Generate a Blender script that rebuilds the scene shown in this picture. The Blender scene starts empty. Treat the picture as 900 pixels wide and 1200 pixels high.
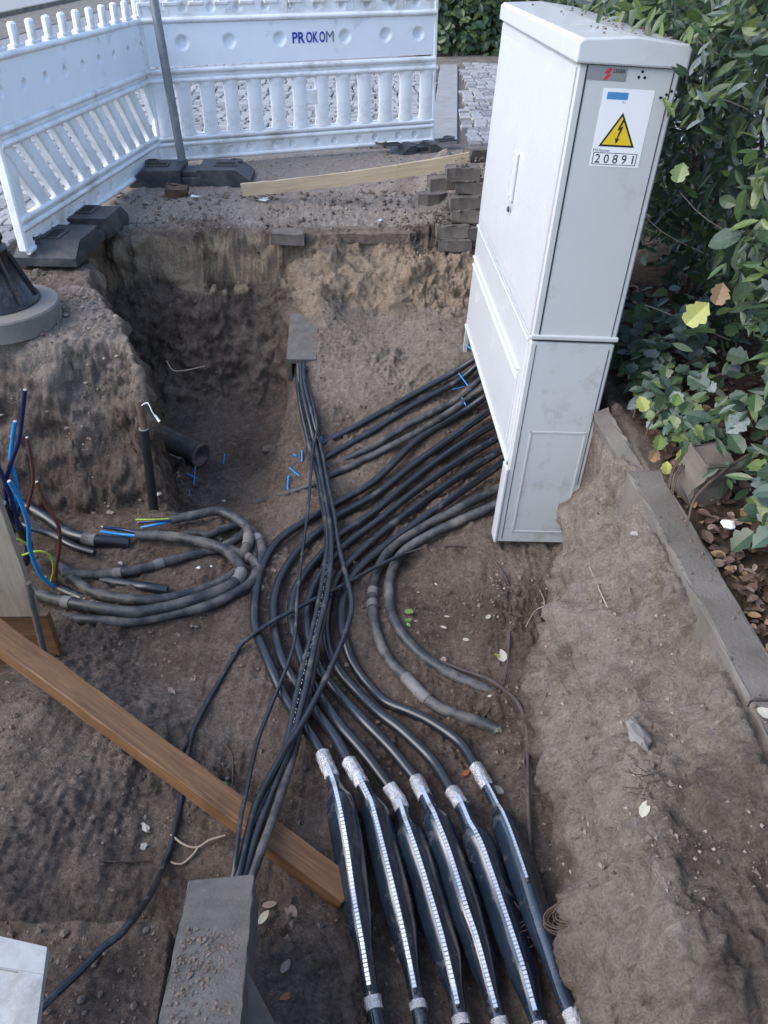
import bpy, bmesh, math, random
import numpy as np
from mathutils import Vector, Matrix, Euler
random.seed(7)
S = bpy.context.scene
COL = S.collection
R = math.radians

# ---------------------------------------------------------------- camera, sky, sun, exposure
cd = bpy.data.cameras.new('camera'); cam = bpy.data.objects.new('camera', cd); COL.objects.link(cam)
cam.location = (0, 0, 1.45); cam.rotation_euler = (R(90-36), 0, 0)
cd.lens = 28.08; cd.sensor_width = 36; cd.sensor_fit = 'AUTO'; cd.clip_start = 0.05; cd.clip_end = 500
S.camera = cam
SUN_EL, SUN_AZ = 46, 252          # azimuth clockwise from +Y
W = bpy.data.worlds.new('World'); S.world = W; W.use_nodes = True
nt = W.node_tree; nt.nodes.clear()
sky = nt.nodes.new('ShaderNodeTexSky'); sky.sky_type = 'NISHITA'; sky.sun_disc = False
sky.sun_elevation = R(SUN_EL); sky.sun_rotation = R(SUN_AZ); sky.air_density = 1.0; sky.dust_density = 1.6; sky.ozone_density = 1.0
bg = nt.nodes.new('ShaderNodeBackground'); bg.inputs[1].default_value = 0.15
wo = nt.nodes.new('ShaderNodeOutputWorld')
nt.links.new(sky.outputs[0], bg.inputs[0]); nt.links.new(bg.outputs[0], wo.inputs[0])
sl = bpy.data.lights.new('sun', 'SUN'); sl.energy = 0.62; sl.angle = R(50); sl.color = (1, 0.96, 0.90)
so = bpy.data.objects.new('sun', sl); COL.objects.link(so)
_d = Vector((math.sin(R(SUN_AZ))*math.cos(R(SUN_EL)), math.cos(R(SUN_AZ))*math.cos(R(SUN_EL)), math.sin(R(SUN_EL))))
so.rotation_euler = _d.to_track_quat('Z', 'Y').to_euler(); so.location = (-3, -3, 6)
S.view_settings.view_transform = 'Standard'; S.view_settings.look = 'None'
S.view_settings.exposure = 1.53; S.view_settings.gamma = 1.0

# ---------------------------------------------------------------- terrain maths
#TB
CAB = dict(loc=(0.470, 2.642, -0.625), yaw=0.037, ly=0.0552, w=0.306, l=1.41, h=1.767, seam=0.909, open=0.364)
def _hash(ix, iy, s):
    n = (ix.astype(np.int64)*374761393 + iy.astype(np.int64)*668265263 + s*974634777) & 0xffffffff
    n = ((n ^ (n >> 13))*1274126177) & 0xffffffff
    return (n ^ (n >> 16)) & 0xffff
def noise(x, y, s=0):
    x = np.asarray(x, float); y = np.asarray(y, float)
    ix = np.floor(x); iy = np.floor(y); fx = x-ix; fy = y-iy
    u = fx*fx*fx*(fx*(fx*6-15)+10); v = fy*fy*fy*(fy*(fy*6-15)+10)
    def g(dx, dy):
        a = _hash(ix+dx, iy+dy, s)*(2*np.pi/65536)
        return np.cos(a)*(fx-dx)+np.sin(a)*(fy-dy)
    a = g(0, 0)*(1-u)+g(1, 0)*u; b = g(0, 1)*(1-u)+g(1, 1)*u
    return (a*(1-v)+b*v)*1.5
def ss(a, b, t):
    q = np.clip((t-a)/(b-a), 0, 1); return q*q*(3-2*q)
def masks(x, y):
    """share of digging (1 = trench floor) and the two levels it blends"""
    x = np.asarray(x, float); y = np.asarray(y, float)
    wob = noise(x*1.7, y*1.7, 1)*.12 + noise(x*5, y*5, 2)*.05 + noise(x*13, y*13, 22)*.02
    f = -0.76 + 0*x
    f = f - .25*ss(2.95, 3.4, y)*ss(-.35, -.8, x)
    m = .36*ss(3.1, 4.3, y)*ss(-.62, -.46, x) + .06*ss(3.5, 4.3, y)*ss(0, .4, x)
    f = f + m + .13*np.exp(-((x+.40)/.14)**2-((y-4.52)/.16)**2)
    f = f + .10*ss(.15, .5, x)*ss(1.9, 2.6, y)*(1-ss(2.9, 3.6, y))
    f = f + .24*ss(-.5, -1.15, x+.5*wob)*ss(2.15, 1.65, y)
    f = f + .10*ss(-.1, -.3, x)*ss(1.15, .7, y)
    f = f - .05*ss(.45, .3, x)*ss(-.15, .05, x)*ss(2.0, 1.5, y)
    f = f + noise(x*2.3, y*2.3, 3)*.035 + noise(x*6, y*6, 4)*.02
    g = 0*x
    g = g + .15*np.exp(-((x-.55)/.45)**2-((y-5.85)/.45)**2)*(1+noise(x*5, y*5, 9)) + .04*np.exp(-((x+.5)/.8)**2-((y-5.4)/.25)**2)
    g = g - .05*ss(5.6, 5.0, y)*ss(.85, .7, x) + noise(x*3, y*3, 5)*.015*ss(7.0, 6.4, y)
    g = g - .05*ss(.86, .95, x)*ss(4.6, 4.2, y) + .06*ss(1.0, 1.6, x)
    g = g - .03*ss(-.95, -1.3, x)*ss(3.8, 3.3, y)
    sb = .35*ss(5.03, 4.93, y+wob*.5)+.65*ss(4.90, 4.42, y+wob*.6)
    xl = np.interp(y, [3.2, 3.35, 3.7, 4.4, 5], [-1.10, -1.13, -1.30, -1.67, -1.85])
    s_l = ss(xl-.02, xl+.09, x+wob*.45)
    s_f = (.25*ss(3.45, 3.3, y+wob*.7)+.75*ss(3.34, 3.13, y+wob*.45))*ss(-2.7, -2.3, x)
    sL = np.maximum(s_l, s_f)
    sn = ss(.05, .5, y)
    xt = np.interp(y, [.3, 1, 1.5, 1.93, 2.2, 2.56, 2.8, 4.2], [.53, .505, .49, .49, .60, .72, .79, .79])
    xm = np.interp(y, [.3, 1.05, 1.2, 1.5, 2, 2.4, 2.6, 4.2], [.60, .595, .59, .63, .68, .77, .82, .82]); pm = np.interp(y+.4*wob, [1.02, 1.22], [.88, .72])
    xk = np.interp(y, [.3, 1, 2, 2.6, 2.8], [.84, .84, .83, .85, .86])
    q = x+wob*.45
    pr = np.where(q < xt, 0, np.where(q < xm, pm*ss(xt-.02, xm+.03, q)**.85, pm+(.89-pm)*np.clip((q-xm)/(xk-xm), 0, 1)))
    kd = .16*ss(-.25, .35, noise(x*2+5, y*5, 31))*ss(xm, xk, q); pr = np.where((y < 2.4) & (q > xm), np.minimum(.97, pr+kd), pr)
    pr = np.where(x > xk-.03, np.maximum(pr, .88+.12*ss(xk-.03, xk+.03, x)), pr)
    pr = np.where(y > 5.1, np.maximum(pr, 1), pr)
    M = np.minimum(np.minimum(sb, sL), np.minimum(sn, 1-np.clip(pr, 0, 1)))
    return M, f, g, sb, pr
def height(x, y):
    M, f, g, sb, pr = masks(x, y)
    z = g+(f-g)*M
    wall = 4*M*(1-M)
    return z + wall*(noise(np.asarray(x)*7, np.asarray(y)*7, 12)*.035)
#TE

# ---------------------------------------------------------------- materials
def mat(name):
    m = bpy.data.materials.new(name); m.use_nodes = True
    n = m.node_tree.nodes; return m, m.node_tree, n['Principled BSDF']
def N(t, ty, **k):
    n = t.nodes.new(ty)
    for a, b in k.items(): setattr(n, a, b)
    return n
def coords(t, scale=1, gen=False):
    tc = N(t, 'ShaderNodeTexCoord'); mp = N(t, 'ShaderNodeMapping')
    mp.inputs['Scale'].default_value = (scale,)*3 if not isinstance(scale, tuple) else scale
    t.links.new(tc.outputs['Object'], mp.inputs[0]); return mp.outputs[0]
def noise_tex(t, vec, scale, detail=6, rough=.6, dist=0):
    n = N(t, 'ShaderNodeTexNoise'); n.inputs['Scale'].default_value = scale; n.inputs['Detail'].default_value = detail
    n.inputs['Roughness'].default_value = rough; n.inputs['Distortion'].default_value = dist
    if vec is not None: t.links.new(vec, n.inputs['Vector'])
    return n.outputs['Fac']
def ramp(t, fac, a, b, ca=(0, 0, 0, 1), cb=(1, 1, 1, 1)):
    r = N(t, 'ShaderNodeValToRGB'); e = r.color_ramp.elements
    e[0].position = a; e[0].color = ca; e[1].position = b; e[1].color = cb
    t.links.new(fac, r.inputs[0]); return r.outputs[0]
def mix(t, fac, a, b, mode='MIX'):
    m = N(t, 'ShaderNodeMix', data_type='RGBA', blend_type=mode)
    for s, v in ((m.inputs[0], fac), (m.inputs[6], a), (m.inputs[7], b)):
        if isinstance(v, (int, float)): s.default_value = v
        elif isinstance(v, tuple): s.default_value = v if len(v) == 4 else (*v, 1)
        else: t.links.new(v, s)
    return m.outputs[2]
def bump(t, p, h, st=.3, d=.01):
    b = N(t, 'ShaderNodeBump'); b.inputs['Strength'].default_value = st; b.inputs['Distance'].default_value = d
    t.links.new(h, b.inputs['Height']); t.links.new(b.outputs[0], p.inputs['Normal'])
def simple(name, c, rough=.5, var=.15, dirt=0., dirtc=(.16, .13, .11), scale=12, bmp=0., metal=0., spec=.5, dscale=6):
    m, t, p = mat(name); v = coords(t)
    n1 = noise_tex(t, v, scale)
    lo = tuple(x*(1-var) for x in c); hi = tuple(min(1, x*(1+var)) for x in c)
    col = mix(t, ramp(t, n1, .3, .7), lo, hi)
    if dirt > 0:
        n2 = noise_tex(t, v, dscale, 8, .7)
        f = ramp(t, n2, .62-.35*dirt, .80-.2*dirt)
        col = mix(t, f, col, dirtc)
        rr = N(t, 'ShaderNodeMapRange'); rr.inputs[3].default_value = rough; rr.inputs[4].default_value = .9
        t.links.new(f, rr.inputs[0]); t.links.new(rr.outputs[0], p.inputs['Roughness'])
    else: p.inputs['Roughness'].default_value = rough
    t.links.new(col, p.inputs['Base Color']); p.inputs['Metallic'].default_value = metal
    p.inputs['Specular IOR Level'].default_value = spec
    if bmp: bump(t, p, noise_tex(t, v, scale*6, 5), bmp, .004)
    return m
MT = {}
def soil_material():
    m, t, p = mat('soil'); v = coords(t)
    def att(n):
        a = N(t, 'ShaderNodeAttribute'); a.attribute_name = n; return a.outputs['Fac']
    big = noise_tex(t, v, 3.5, 8, .65); mid = noise_tex(t, v, 22, 8, .7); fine = noise_tex(t, v, 140, 6, .7)
    moist = mix(t, ramp(t, big, .35, .65), (.092, .067, .054), (.225, .170, .138))
    dry = mix(t, ramp(t, mid, .3, .7), (.26, .216, .182), (.44, .378, .322))
    sand = mix(t, ramp(t, mid, .3, .7), (.32, .245, .175), (.46, .365, .27))
    dust = mix(t, ramp(t, mid, .3, .7), (.29, .25, .22), (.47, .415, .37))
    lit = mix(t, ramp(t, mid, .35, .65), (.05, .033, .022), (.13, .085, .055))
    def fuzz(n, sc=.35):
        a = N(t, 'ShaderNodeMath', operation='MULTIPLY_ADD'); t.links.new(mid, a.inputs[0]); a.inputs[1].default_value = sc*2; 
        b = N(t, 'ShaderNodeMath', operation='SUBTRACT', use_clamp=True); t.links.new(att(n), a.inputs[2]); t.links.new(a.outputs[0], b.inputs[0]); b.inputs[1].default_value = sc
        return b.outputs[0]
    c = mix(t, fuzz('dry'), moist, dry); c = mix(t, fuzz('sand', .3), c, sand); c = mix(t, fuzz('dust', .3), c, dust); c = mix(t, fuzz('litter', .2), c, lit)
    grit = noise_tex(t, v, 60, 10, .8)
    c = mix(t, 1.0, c, mix(t, ramp(t, fine, .3, .75), (.60, .60, .60), (1.25, 1.25, 1.25)), 'MULTIPLY')
    c = mix(t, 1.0, c, mix(t, ramp(t, grit, .33, .67), mix(t, att('dry'), (.60, .59, .58), (.74, .73, .72)), mix(t, att('dry'), (1.32, 1.31, 1.3), (1.12, 1.12, 1.12))), 'MULTIPLY')
    vo = N(t, 'ShaderNodeTexVoronoi'); vo.inputs['Scale'].default_value = 75; t.links.new(v, vo.inputs['Vector'])
    peb = ramp(t, vo.outputs['Distance'], .10, .17, (1, 1, 1, 1), (0, 0, 0, 1))
    pk = mix(t, 1.0, peb, ramp(t, noise_tex(t, v, 31, 2), .66, .69), 'MULTIPLY')
    c = mix(t, pk, c, (.27, .25, .23))
    t.links.new(c, p.inputs['Base Color']); p.inputs['Roughness'].default_value = .95; p.inputs['Specular IOR Level'].default_value = .2
    hh = N(t, 'ShaderNodeMath', operation='ADD'); t.links.new(grit, hh.inputs[0]); t.links.new(fine, hh.inputs[1])
    bump(t, p, hh.outputs[0], 1.0, .016)
    return m
MT['soil'] = soil_material()
MT['clod'] = simple('soil_clod', (.14, .112, .093), .95, .4, scale=30, bmp=.6, spec=.2)
MT['clod_dry'] = simple('dry_soil_clod', (.25, .21, .18), .95, .3, scale=30, bmp=.6, spec=.2)
MT['barrier'] = simple('white_barrier_plastic', (.80, .82, .85), .38, .04, .42, (.46, .44, .42), 5, dscale=3.5)
MT['foil'] = simple('reflective_sheeting', (.80, .84, .90), .28, .03, .12, (.5, .5, .5), 5)
MT['rubber'] = simple('black_recycled_rubber', (.030, .034, .041), .5, .3, .32, (.12, .11, .105), 25, .3)
MT['cone'] = simple('black_plastic', (.015, .016, .019), .35, .3, .18, (.16, .15, .14), 15)
MT['steel'] = simple('galvanised_steel', (.23, .25, .28), .45, .2, .2, (.2, .18, .16), 20, metal=.6)
MT['cab'] = simple('light_grey_cabinet', (.50, .51, .51), .36, .03, .22, (.36, .345, .325), 3, dscale=4)
MT['cab_low'] = simple('splashed_cabinet_foot', (.50, .51, .51), .38, .03, .27, (.33, .30, .265), 5, dscale=9)
MT['cab_front'] = simple('light_grey_cabinet_skylit', (.53, .545, .565), .28, .02, .18, (.48, .48, .48), 6, dscale=7)  # lighter, bluer than the sides: sky light from the left in the colour
MT['cover'] = simple('dirty_grey_cover', (.36, .365, .36), .6, .08, .5, (.22, .21, .20), 8, dscale=12)
MT['groove'] = simple('groove_shade_and_dark_parts', (.03, .03, .03), .7)  # dark strips stand in for groove shade; lock and cut ends share it
MT['paper'] = simple('white_label', (.78, .78, .80), .35, .02)
MT['black_ink'] = simple('black_print', (.012, .012, .012), .5)
MT['yellow'] = simple('warning_yellow', (.72, .50, .02), .4, .03)
MT['blueprint'] = simple('blue_print', (.06, .24, .50), .4)
MT['navyprint'] = simple('navy_print', (.015, .04, .36), .4)
MT['greyprint'] = simple('faded_green_grey_print', (.10, .16, .20), .4)
MT['red'] = simple('red_print', (.50, .03, .05), .4)
MT['badge'] = simple('brushed_badge', (.30, .30, .31), .4, .1, metal=.5)
MT['cable'] = simple('black_cable_sheath', (.013, .016, .022), .30, .3, .17, (.14, .125, .115), 14, spec=.6, dscale=9)
MT['cable_dust'] = simple('dusty_cable_sheath', (.030, .033, .038), .46, .3, .50, (.15, .135, .122), 18, spec=.4, dscale=9)
MT['cable_thin'] = simple('thin_cable_sheath', (.015, .019, .025), .30, .3, .22, (.13, .12, .11), 20, spec=.6, dscale=12)
MT['wirebrown'] = simple('rusty_brown_wire', (.035, .024, .022), .7, .3, .5, (.10, .08, .07), 20)
MT['tape'] = simple('grey_cloth_tape', (.15, .145, .14), .7, .25, .3, scale=30)
MT['sleeve'] = simple('black_shrink_sleeve', (.010, .017, .028), .15, .35, .16, (.07, .07, .07), 10, spec=.9, dscale=16, bmp=.1)
MT['rail'] = simple('stainless_closure', (.72, .73, .74), .25, .10, metal=.85)
MT['alu'] = simple('aluminium_tape', (.66, .65, .66), .26, .25, scale=60, metal=.9, bmp=1.0)
MT['blue'] = simple('blue_insulation', (.02, .22, .52), .35, .1, .2, (.12, .12, .12), 20)
MT['navy'] = simple('black_blue_insulation', (.012, .018, .075), .35, .1)
MT['brown'] = simple('brown_insulation', (.12, .045, .032), .4, .1, .15)
MT['gy'] = simple('yellow_green_insulation', (.30, .40, .03), .4, .15)
MT['green'] = simple('green_insulation', (.03, .22, .05), .4, .15)
MT['cut'] = simple('cut_conductor', (.62, .55, .48), .4, .1, metal=.3)
MT['tie'] = simple('blue_cable_tie', (.008, .25, .62), .35, .08)
MT['concrete'] = simple('grey_concrete', (.105, .098, .092), .9, .3, .45, (.10, .085, .072), 20, .6)
MT['disc'] = simple('pale_cast_concrete', (.21, .20, .188), .9, .2, .6, (.15, .135, .12), 12, .4)
MT['kerb'] = simple('kerb_concrete', (.185, .168, .152), .92, .3, .85, (.095, .078, .063), 16, .9, dscale=4)
MT['paver'] = simple('grey_brown_paver', (.11, .096, .086), .9, .4, .6, (.17, .145, .125), 14, .6)
MT['sett'] = simple('light_grey_sett', (.28, .28, .285), .75, .22, .2, (.25, .23, .21), 9, .3)
MT['sett_dark'] = simple('grey_sett', (.19, .19, .195), .75, .22, .2, (.22, .2, .18), 9, .3)
MT['slab'] = simple('pale_paving_slab', (.24, .24, .24), .8, .1, .2, (.3, .28, .26), 8, .2)
MT['joint'] = simple('sandy_joint_filling', (.11, .10, .09), .95, .3, scale=20, bmp=.4)
MT['asphalt'] = simple('worn_asphalt', (.20, .20, .21), .9, .15, scale=30, bmp=.3)
MT['verge'] = simple('leafy_verge', (.13, .115, .095), .95, .5, scale=6, bmp=.5)
MT['stone'] = simple('natural_stone', (.12, .10, .082), .9, .25, .3, scale=15, bmp=.5)
MT['palestone'] = simple('pale_stone', (.36, .34, .31), .85, .2, scale=25, bmp=.3)
MT['white'] = simple('white_scrap', (.72, .72, .70), .6, .1)
MT['pipe'] = simple('dusty_grey_pipe', (.055, .05, .048), .8, .3, .75, scale=12)
MT['hole'] = simple('black_inside', (.006, .006, .006), .9)
MT['rust'] = simple('rusty_brown_stake', (.10, .062, .045), .85, .3, scale=25, bmp=.3)
MT['orange'] = simple('orange_plastic', (.60, .24, .03), .5, .1, .3)
MT['root'] = simple('dry_root', (.075, .052, .037), .9, .3, scale=30)
MT['rootpale'] = simple('pale_root', (.33, .27, .21), .9, .2, scale=30)
MT['bark'] = simple('bark', (.07, .052, .038), .9, .3, scale=20, bmp=.4)
def wood(name, a, b, sc=(1.2, 22, 22), dirt=.3):
    m, t, p = mat(name); v = coords(t, sc)
    n1 = noise_tex(t, v, 3.0, 8, .6, 1.2); v2 = coords(t); n2 = noise_tex(t, v2, 5, 6, .6)
    c = mix(t, ramp(t, n1, .3, .7), a, b)
    c = mix(t, ramp(t, n2, .66-.2*dirt, .85), c, tuple(x*.45 for x in a))
    vo = N(t, 'ShaderNodeTexVoronoi'); vo.inputs['Scale'].default_value = 1.0; vv = coords(t, (3.1, 9, 9)); t.links.new(vv, vo.inputs['Vector'])
    c = mix(t, ramp(t, vo.outputs['Distance'], .05, .13, (1, 1, 1, 1), (0, 0, 0, 1)), c, tuple(x*.3 for x in a))
    t.links.new(c, p.inputs['Base Color']); p.inputs['Roughness'].default_value = .65; bump(t, p, n1, .25, .004)
    return m
MT['beam'] = wood('timber_beam', (.085, .040, .015), (.205, .105, .042))
MT['plank'] = wood('pale_sawn_plank', (.30, .235, .155), (.42, .345, .245), dirt=.2)
MT['post'] = wood('weathered_board', (.20, .165, .12), (.30, .255, .195), (22, 22, 1.2), dirt=.5)
def leafmat(name, c, rough=.38, trans=.15, var=.35):
    m, t, p = mat(name); v = coords(t); n1 = noise_tex(t, v, 9, 4)
    col = mix(t, ramp(t, n1, .3, .7), tuple(x*(1-var) for x in c), tuple(x*(1+var) for x in c))
    t.links.new(col, p.inputs['Base Color']); p.inputs['Roughness'].default_value = rough; p.inputs['Specular IOR Level'].default_value = .5
    tr = N(t, 'ShaderNodeBsdfTranslucent'); t.links.new(col, tr.inputs[0]); mx = N(t, 'ShaderNodeMixShader'); mx.inputs[0].default_value = trans
    t.links.new(p.outputs[0], mx.inputs[1]); t.links.new(tr.outputs[0], mx.inputs[2]); t.links.new(mx.outputs[0], t.nodes['Material Output'].inputs[0])
    return m
LM = [leafmat('leaf_dark', (.027, .052, .022)), leafmat('leaf_mid', (.050, .090, .032)), leafmat('leaf_bluish', (.042, .074, .050)),
      leafmat('leaf_light', (.105, .150, .048)), leafmat('leaf_silver', (.13, .165, .15), .45)]
LY = leafmat('leaf_yellow', (.34, .36, .10), .5, .2, .15); LO = leafmat('leaf_tan', (.26, .17, .09), .6, .15, .2); LB = leafmat('leaf_brown', (.085, .050, .035), .7, .1, .3)
LP = leafmat('leaf_pinkish', (.23, .165, .135), .6, .1, .2); LR = leafmat('leaf_rust', (.30, .10, .04), .6, .1, .2); LG = leafmat('leaf_yellow_green', (.14, .22, .055), .45, .2, .2)
LC = leafmat('leaf_pale', (.40, .37, .30), .6, .1, .15)

# ---------------------------------------------------------------- helpers
OFF = {}
class MB:
    def __init__(s): s.v = []; s.f = []; s.m = []; s.sm = []
    def add(s, v, f, mi=0, smooth=False):
        o = len(s.v); s.v += [tuple(p) for p in v]; s.f += [tuple(i+o for i in q) for q in f]; s.m += [mi]*len(f); s.sm += [smooth]*len(f); return s
    def box(s, c, d, rot=None, bev=0., mi=0, jit=0.):
        bm = bmesh.new(); bmesh.ops.create_cube(bm, size=1)
        for v in bm.verts: v.co = Vector((v.co.x*d[0], v.co.y*d[1], v.co.z*d[2]))
        if bev: bmesh.ops.bevel(bm, geom=list(bm.edges), offset=bev, segments=1, affect='EDGES', profile=.5)
        M_ = rot if isinstance(rot, Matrix) else Euler(rot or (0, 0, 0)).to_matrix()
        bm.verts.index_update()
        vs = [M_ @ (v.co+Vector((random.uniform(-jit, jit), random.uniform(-jit, jit), random.uniform(-jit, jit))))+Vector(c) for v in bm.verts]
        s.add(vs, [[v.index for v in f.verts] for f in bm.faces], mi); bm.free(); return s
    def tube(s, pts, r, seg=10, mi=0, cap=True, up=None):
        P_ = [Vector(p) for p in pts]; n = len(P_); rr = r if hasattr(r, '__len__') else [r]*n
        T = [(P_[min(i+1, n-1)]-P_[max(i-1, 0)]).normalized() for i in range(n)]
        u = Vector(up) if up else Vector((0, 0, 1))
        if abs(u.dot(T[0])) > .95: u = Vector((1, 0, 0))
        u = (u-T[0]*u.dot(T[0])).normalized(); vs = []
        for i in range(n):
            u = (u-T[i]*u.dot(T[i])).normalized(); w = T[i].cross(u)
            for k in range(seg):
                a = 2*math.pi*k/seg; vs.append(P_[i]+(u*math.cos(a)+w*math.sin(a))*rr[i])
        fs = [(i*seg+k, i*seg+(k+1) % seg, (i+1)*seg+(k+1) % seg, (i+1)*seg+k) for i in range(n-1) for k in range(seg)]
        s.add(vs, fs, mi, True)
        if cap:
            s.add(vs[:seg], [tuple(range(seg-1, -1, -1))], mi); s.add(vs[-seg:], [tuple(range(seg))], mi)
        return s
    def lathe(s, prof, c=(0, 0, 0), seg=24, mi=0, rot=None, smooth=True):
        M_ = rot if isinstance(rot, Matrix) else Euler(rot or (0, 0, 0)).to_matrix()
        vs = [M_ @ Vector((r*math.cos(2*math.pi*k/seg), r*math.sin(2*math.pi*k/seg), z))+Vector(c) for r, z in prof for k in range(seg)]
        n = len(prof)
        s.add(vs, [(i*seg+k, i*seg+(k+1) % seg, (i+1)*seg+(k+1) % seg, (i+1)*seg+k) for i in range(n-1) for k in range(seg)], mi, smooth); return s
    def prism(s, poly, h, fn, mi=0):
        n = len(poly); vs = [fn(a, b, 0) for a, b in poly]+[fn(a, b, h) for a, b in poly]
        s.add(vs, [tuple(range(n-1, -1, -1)), tuple(range(n, 2*n))]+[(i, (i+1) % n, n+(i+1) % n, n+i) for i in range(n)], mi); return s
    def build(s, name, mats, parent=None, local=False, loc=None):
        me = bpy.data.meshes.new(name); v = np.array([tuple(p) for p in s.v], float)
        o = bpy.data.objects.new(name, me); COL.objects.link(o)
        if parent is None:
            if loc is None: loc = ((v[:, 0].min()+v[:, 0].max())/2, (v[:, 1].min()+v[:, 1].max())/2, v[:, 2].min())
            off = Vector(loc); o.location = off; OFF[o] = off
        else:
            off = Vector((0, 0, 0)) if local else OFF.get(parent, Vector((0, 0, 0)))
            o.parent = parent; OFF[o] = off
        v = v-np.array(off)
        me.from_pydata(v.tolist(), [], s.f)
        for m in (mats if isinstance(mats, (list, tuple)) else [mats]): me.materials.append(m)
        me.polygons.foreach_set('material_index', s.m); me.polygons.foreach_set('use_smooth', s.sm); me.update()
        return o
def tag(o, label=None, cat=None, group=None, kind=None):
    if label: o['label'] = label
    if cat: o['category'] = cat
    if group: o['group'] = group
    if kind: o['kind'] = kind
    return o
def thing(name, label, cat, loc=(0, 0, 0), rot=(0, 0, 0), group=None):
    o = bpy.data.objects.new(name, None); COL.objects.link(o); o.location = loc; o.rotation_euler = rot; o.empty_display_size = .1
    OFF[o] = Vector(loc); return tag(o, label, cat, group)
def inst(name, data, parent, loc=(0, 0, 0), rot=(0, 0, 0), sc=1, off=True):
    o = bpy.data.objects.new(name, data); COL.objects.link(o); o.parent = parent
    o.location = Vector(loc)-(OFF.get(parent, Vector((0, 0, 0))) if off else Vector((0, 0, 0))); o.rotation_euler = rot; o.scale = (sc,)*3 if not hasattr(sc, '__len__') else sc
    return o
def spline(pts, step=.02):
    P_ = [Vector(p) for p in pts]; P_ = [P_[0]*2-P_[1]]+P_+[P_[-1]*2-P_[-2]]; out = []
    for i in range(1, len(P_)-2):
        a, b, c, d = P_[i-1:i+3]; n = max(2, int((c-b).length/step))
        for k in range(n):
            t = k/n; out.append(.5*((2*b)+(c-a)*t+(2*a-5*b+4*c-d)*t*t+(3*b-a-3*c+d)*t**3))
    out.append(P_[-2]); return out
def smooth_z(P_, it=6):
    for _ in range(it):
        z = [p.z for p in P_]
        for i in range(1, len(P_)-1): P_[i].z = max(z[i], .25*z[i-1]+.5*z[i]+.25*z[i+1]) if 0 else .25*z[i-1]+.5*z[i]+.25*z[i+1]
    return P_
def hz(x, y): return float(height(np.array([x]), np.array([y]))[0])
def text_mesh(body, size, bold=0.0):
    cu = bpy.data.curves.new('lettering', 'FONT'); cu.body = body; cu.size = size; cu.align_x = 'LEFT'; cu.offset = bold; cu.resolution_u = 3
    o = bpy.data.objects.new('lettering', cu); COL.objects.link(o); dg = bpy.context.evaluated_depsgraph_get(); dg.update()
    me = bpy.data.meshes.new_from_object(o.evaluated_get(dg)); bpy.data.objects.remove(o); return me
def fit_text(name, body, box, fn, m, parent, bold=0.0):
    """lettering laid into the box (x0, y0, x1, y1) of a face; fn maps face coordinates to 3D"""
    me = text_mesh(body, 1, bold); co = np.array([v.co[:] for v in me.vertices]); lo = co.min(0); hi = co.max(0)
    for v in me.vertices:
        a = box[0]+(v.co.x-lo[0])/(hi[0]-lo[0])*(box[2]-box[0]); b = box[1]+(v.co.y-lo[1])/(hi[1]-lo[1])*(box[3]-box[1]); v.co = fn(a, b)
    me.materials.clear(); me.materials.append(m)
    o = bpy.data.objects.new(name, me); COL.objects.link(o); o.parent = parent; return o

# ================================================================ SETTING
# ---- the dug ground
def axis(br):
    out = []
    for a, b, st in br: out += list(np.arange(a, b, st))
    return np.array(out+[br[-1][1]])
xs = axis([(-6, -2.6, .12), (-2.6, -1.9, .025), (-1.9, .9, .0068), (.9, 1.5, .014), (1.5, 3.2, .06)])
ys = axis([(-1.2, .6, .06), (.6, 3.0, .0066), (3.0, 5.2, .0078), (5.2, 6.6, .016), (6.6, 7.4, .05)])
X, Y = np.meshgrid(xs, ys); nx, ny = len(xs), len(ys)
Mk, f_, g_, sb, pr = masks(X, Y); Z = height(X, Y)
edge = np.maximum.reduce([ss(-5.0, -6, X), ss(6.9, 7.35, Y), ss(2.6, 3.2, X), ss(-.6, -1.2, Y)])
Z = Z*(1-edge)-.02*edge
V = np.stack([X, Y, Z], -1)
du = np.gradient(V, axis=1); dv = np.gradient(V, axis=0); nr = np.cross(du, dv); nr /= np.linalg.norm(nr, axis=-1, keepdims=True)+1e-9
for _ in range(7):            # even out the directions so that lumps do not fold over each other at crests
    for ax in (0, 1): nr = (np.roll(nr, 1, ax)+2*nr+np.roll(nr, -1, ax))/4
nr /= np.linalg.norm(nr, axis=-1, keepdims=True)+1e-9
def n3(s, k): return (noise(X*s, Y*s+Z*s*.7, k)+noise(Y*s*.9+31, Z*s+X*s*.4, k+1)+noise(Z*s*.8, X*s*.9+7, k+2))*.6
rough = .5+.5*ss(0.02, .3, 4*Mk*(1-Mk))+.35*ss(6.0, 5.2, Y)+.35*ss(.45, .6, X)*ss(2.6, 2.3, Y)*ss(.86, .8, X)
tread = 1-ss(5.3, 6.2, Y)*.6
a1 = n3(9, 40); a2 = n3(24, 50); a3 = n3(60, 60)
a0 = n3(4.2, 30); rid = .35-np.abs(n3(13, 34))
lump = np.maximum(a2, -.1); patch = ss(-.15, .35, noise(X*2.4+Y, Y*2.1, 95)); onwall = ss(.03, .35, 4*Mk*(1-Mk))
def worley(u, v, k):
    iu = np.floor(u); iv = np.floor(v); best = np.full(u.shape, 9.); val = np.zeros(u.shape)
    for p in (-1, 0, 1):
        for q in (-1, 0, 1):
            h1 = _hash(iu+p, iv+q, k)/65536.; h2 = _hash(iu+p, iv+q, k+1)/65536.; dd = np.hypot(iu+p+h1-u, iv+q+h2-v); m_ = dd < best; best = np.where(m_, dd, best); val = np.where(m_, _hash(iu+p, iv+q, k+2)/65536., val)
    return best, val
wu = X-Z+noise(X*9, Y*9+Z*7, 201)*.03; wv_ = Y-Z+noise(X*9+50, Y*9-Z*7, 202)*.03
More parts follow.
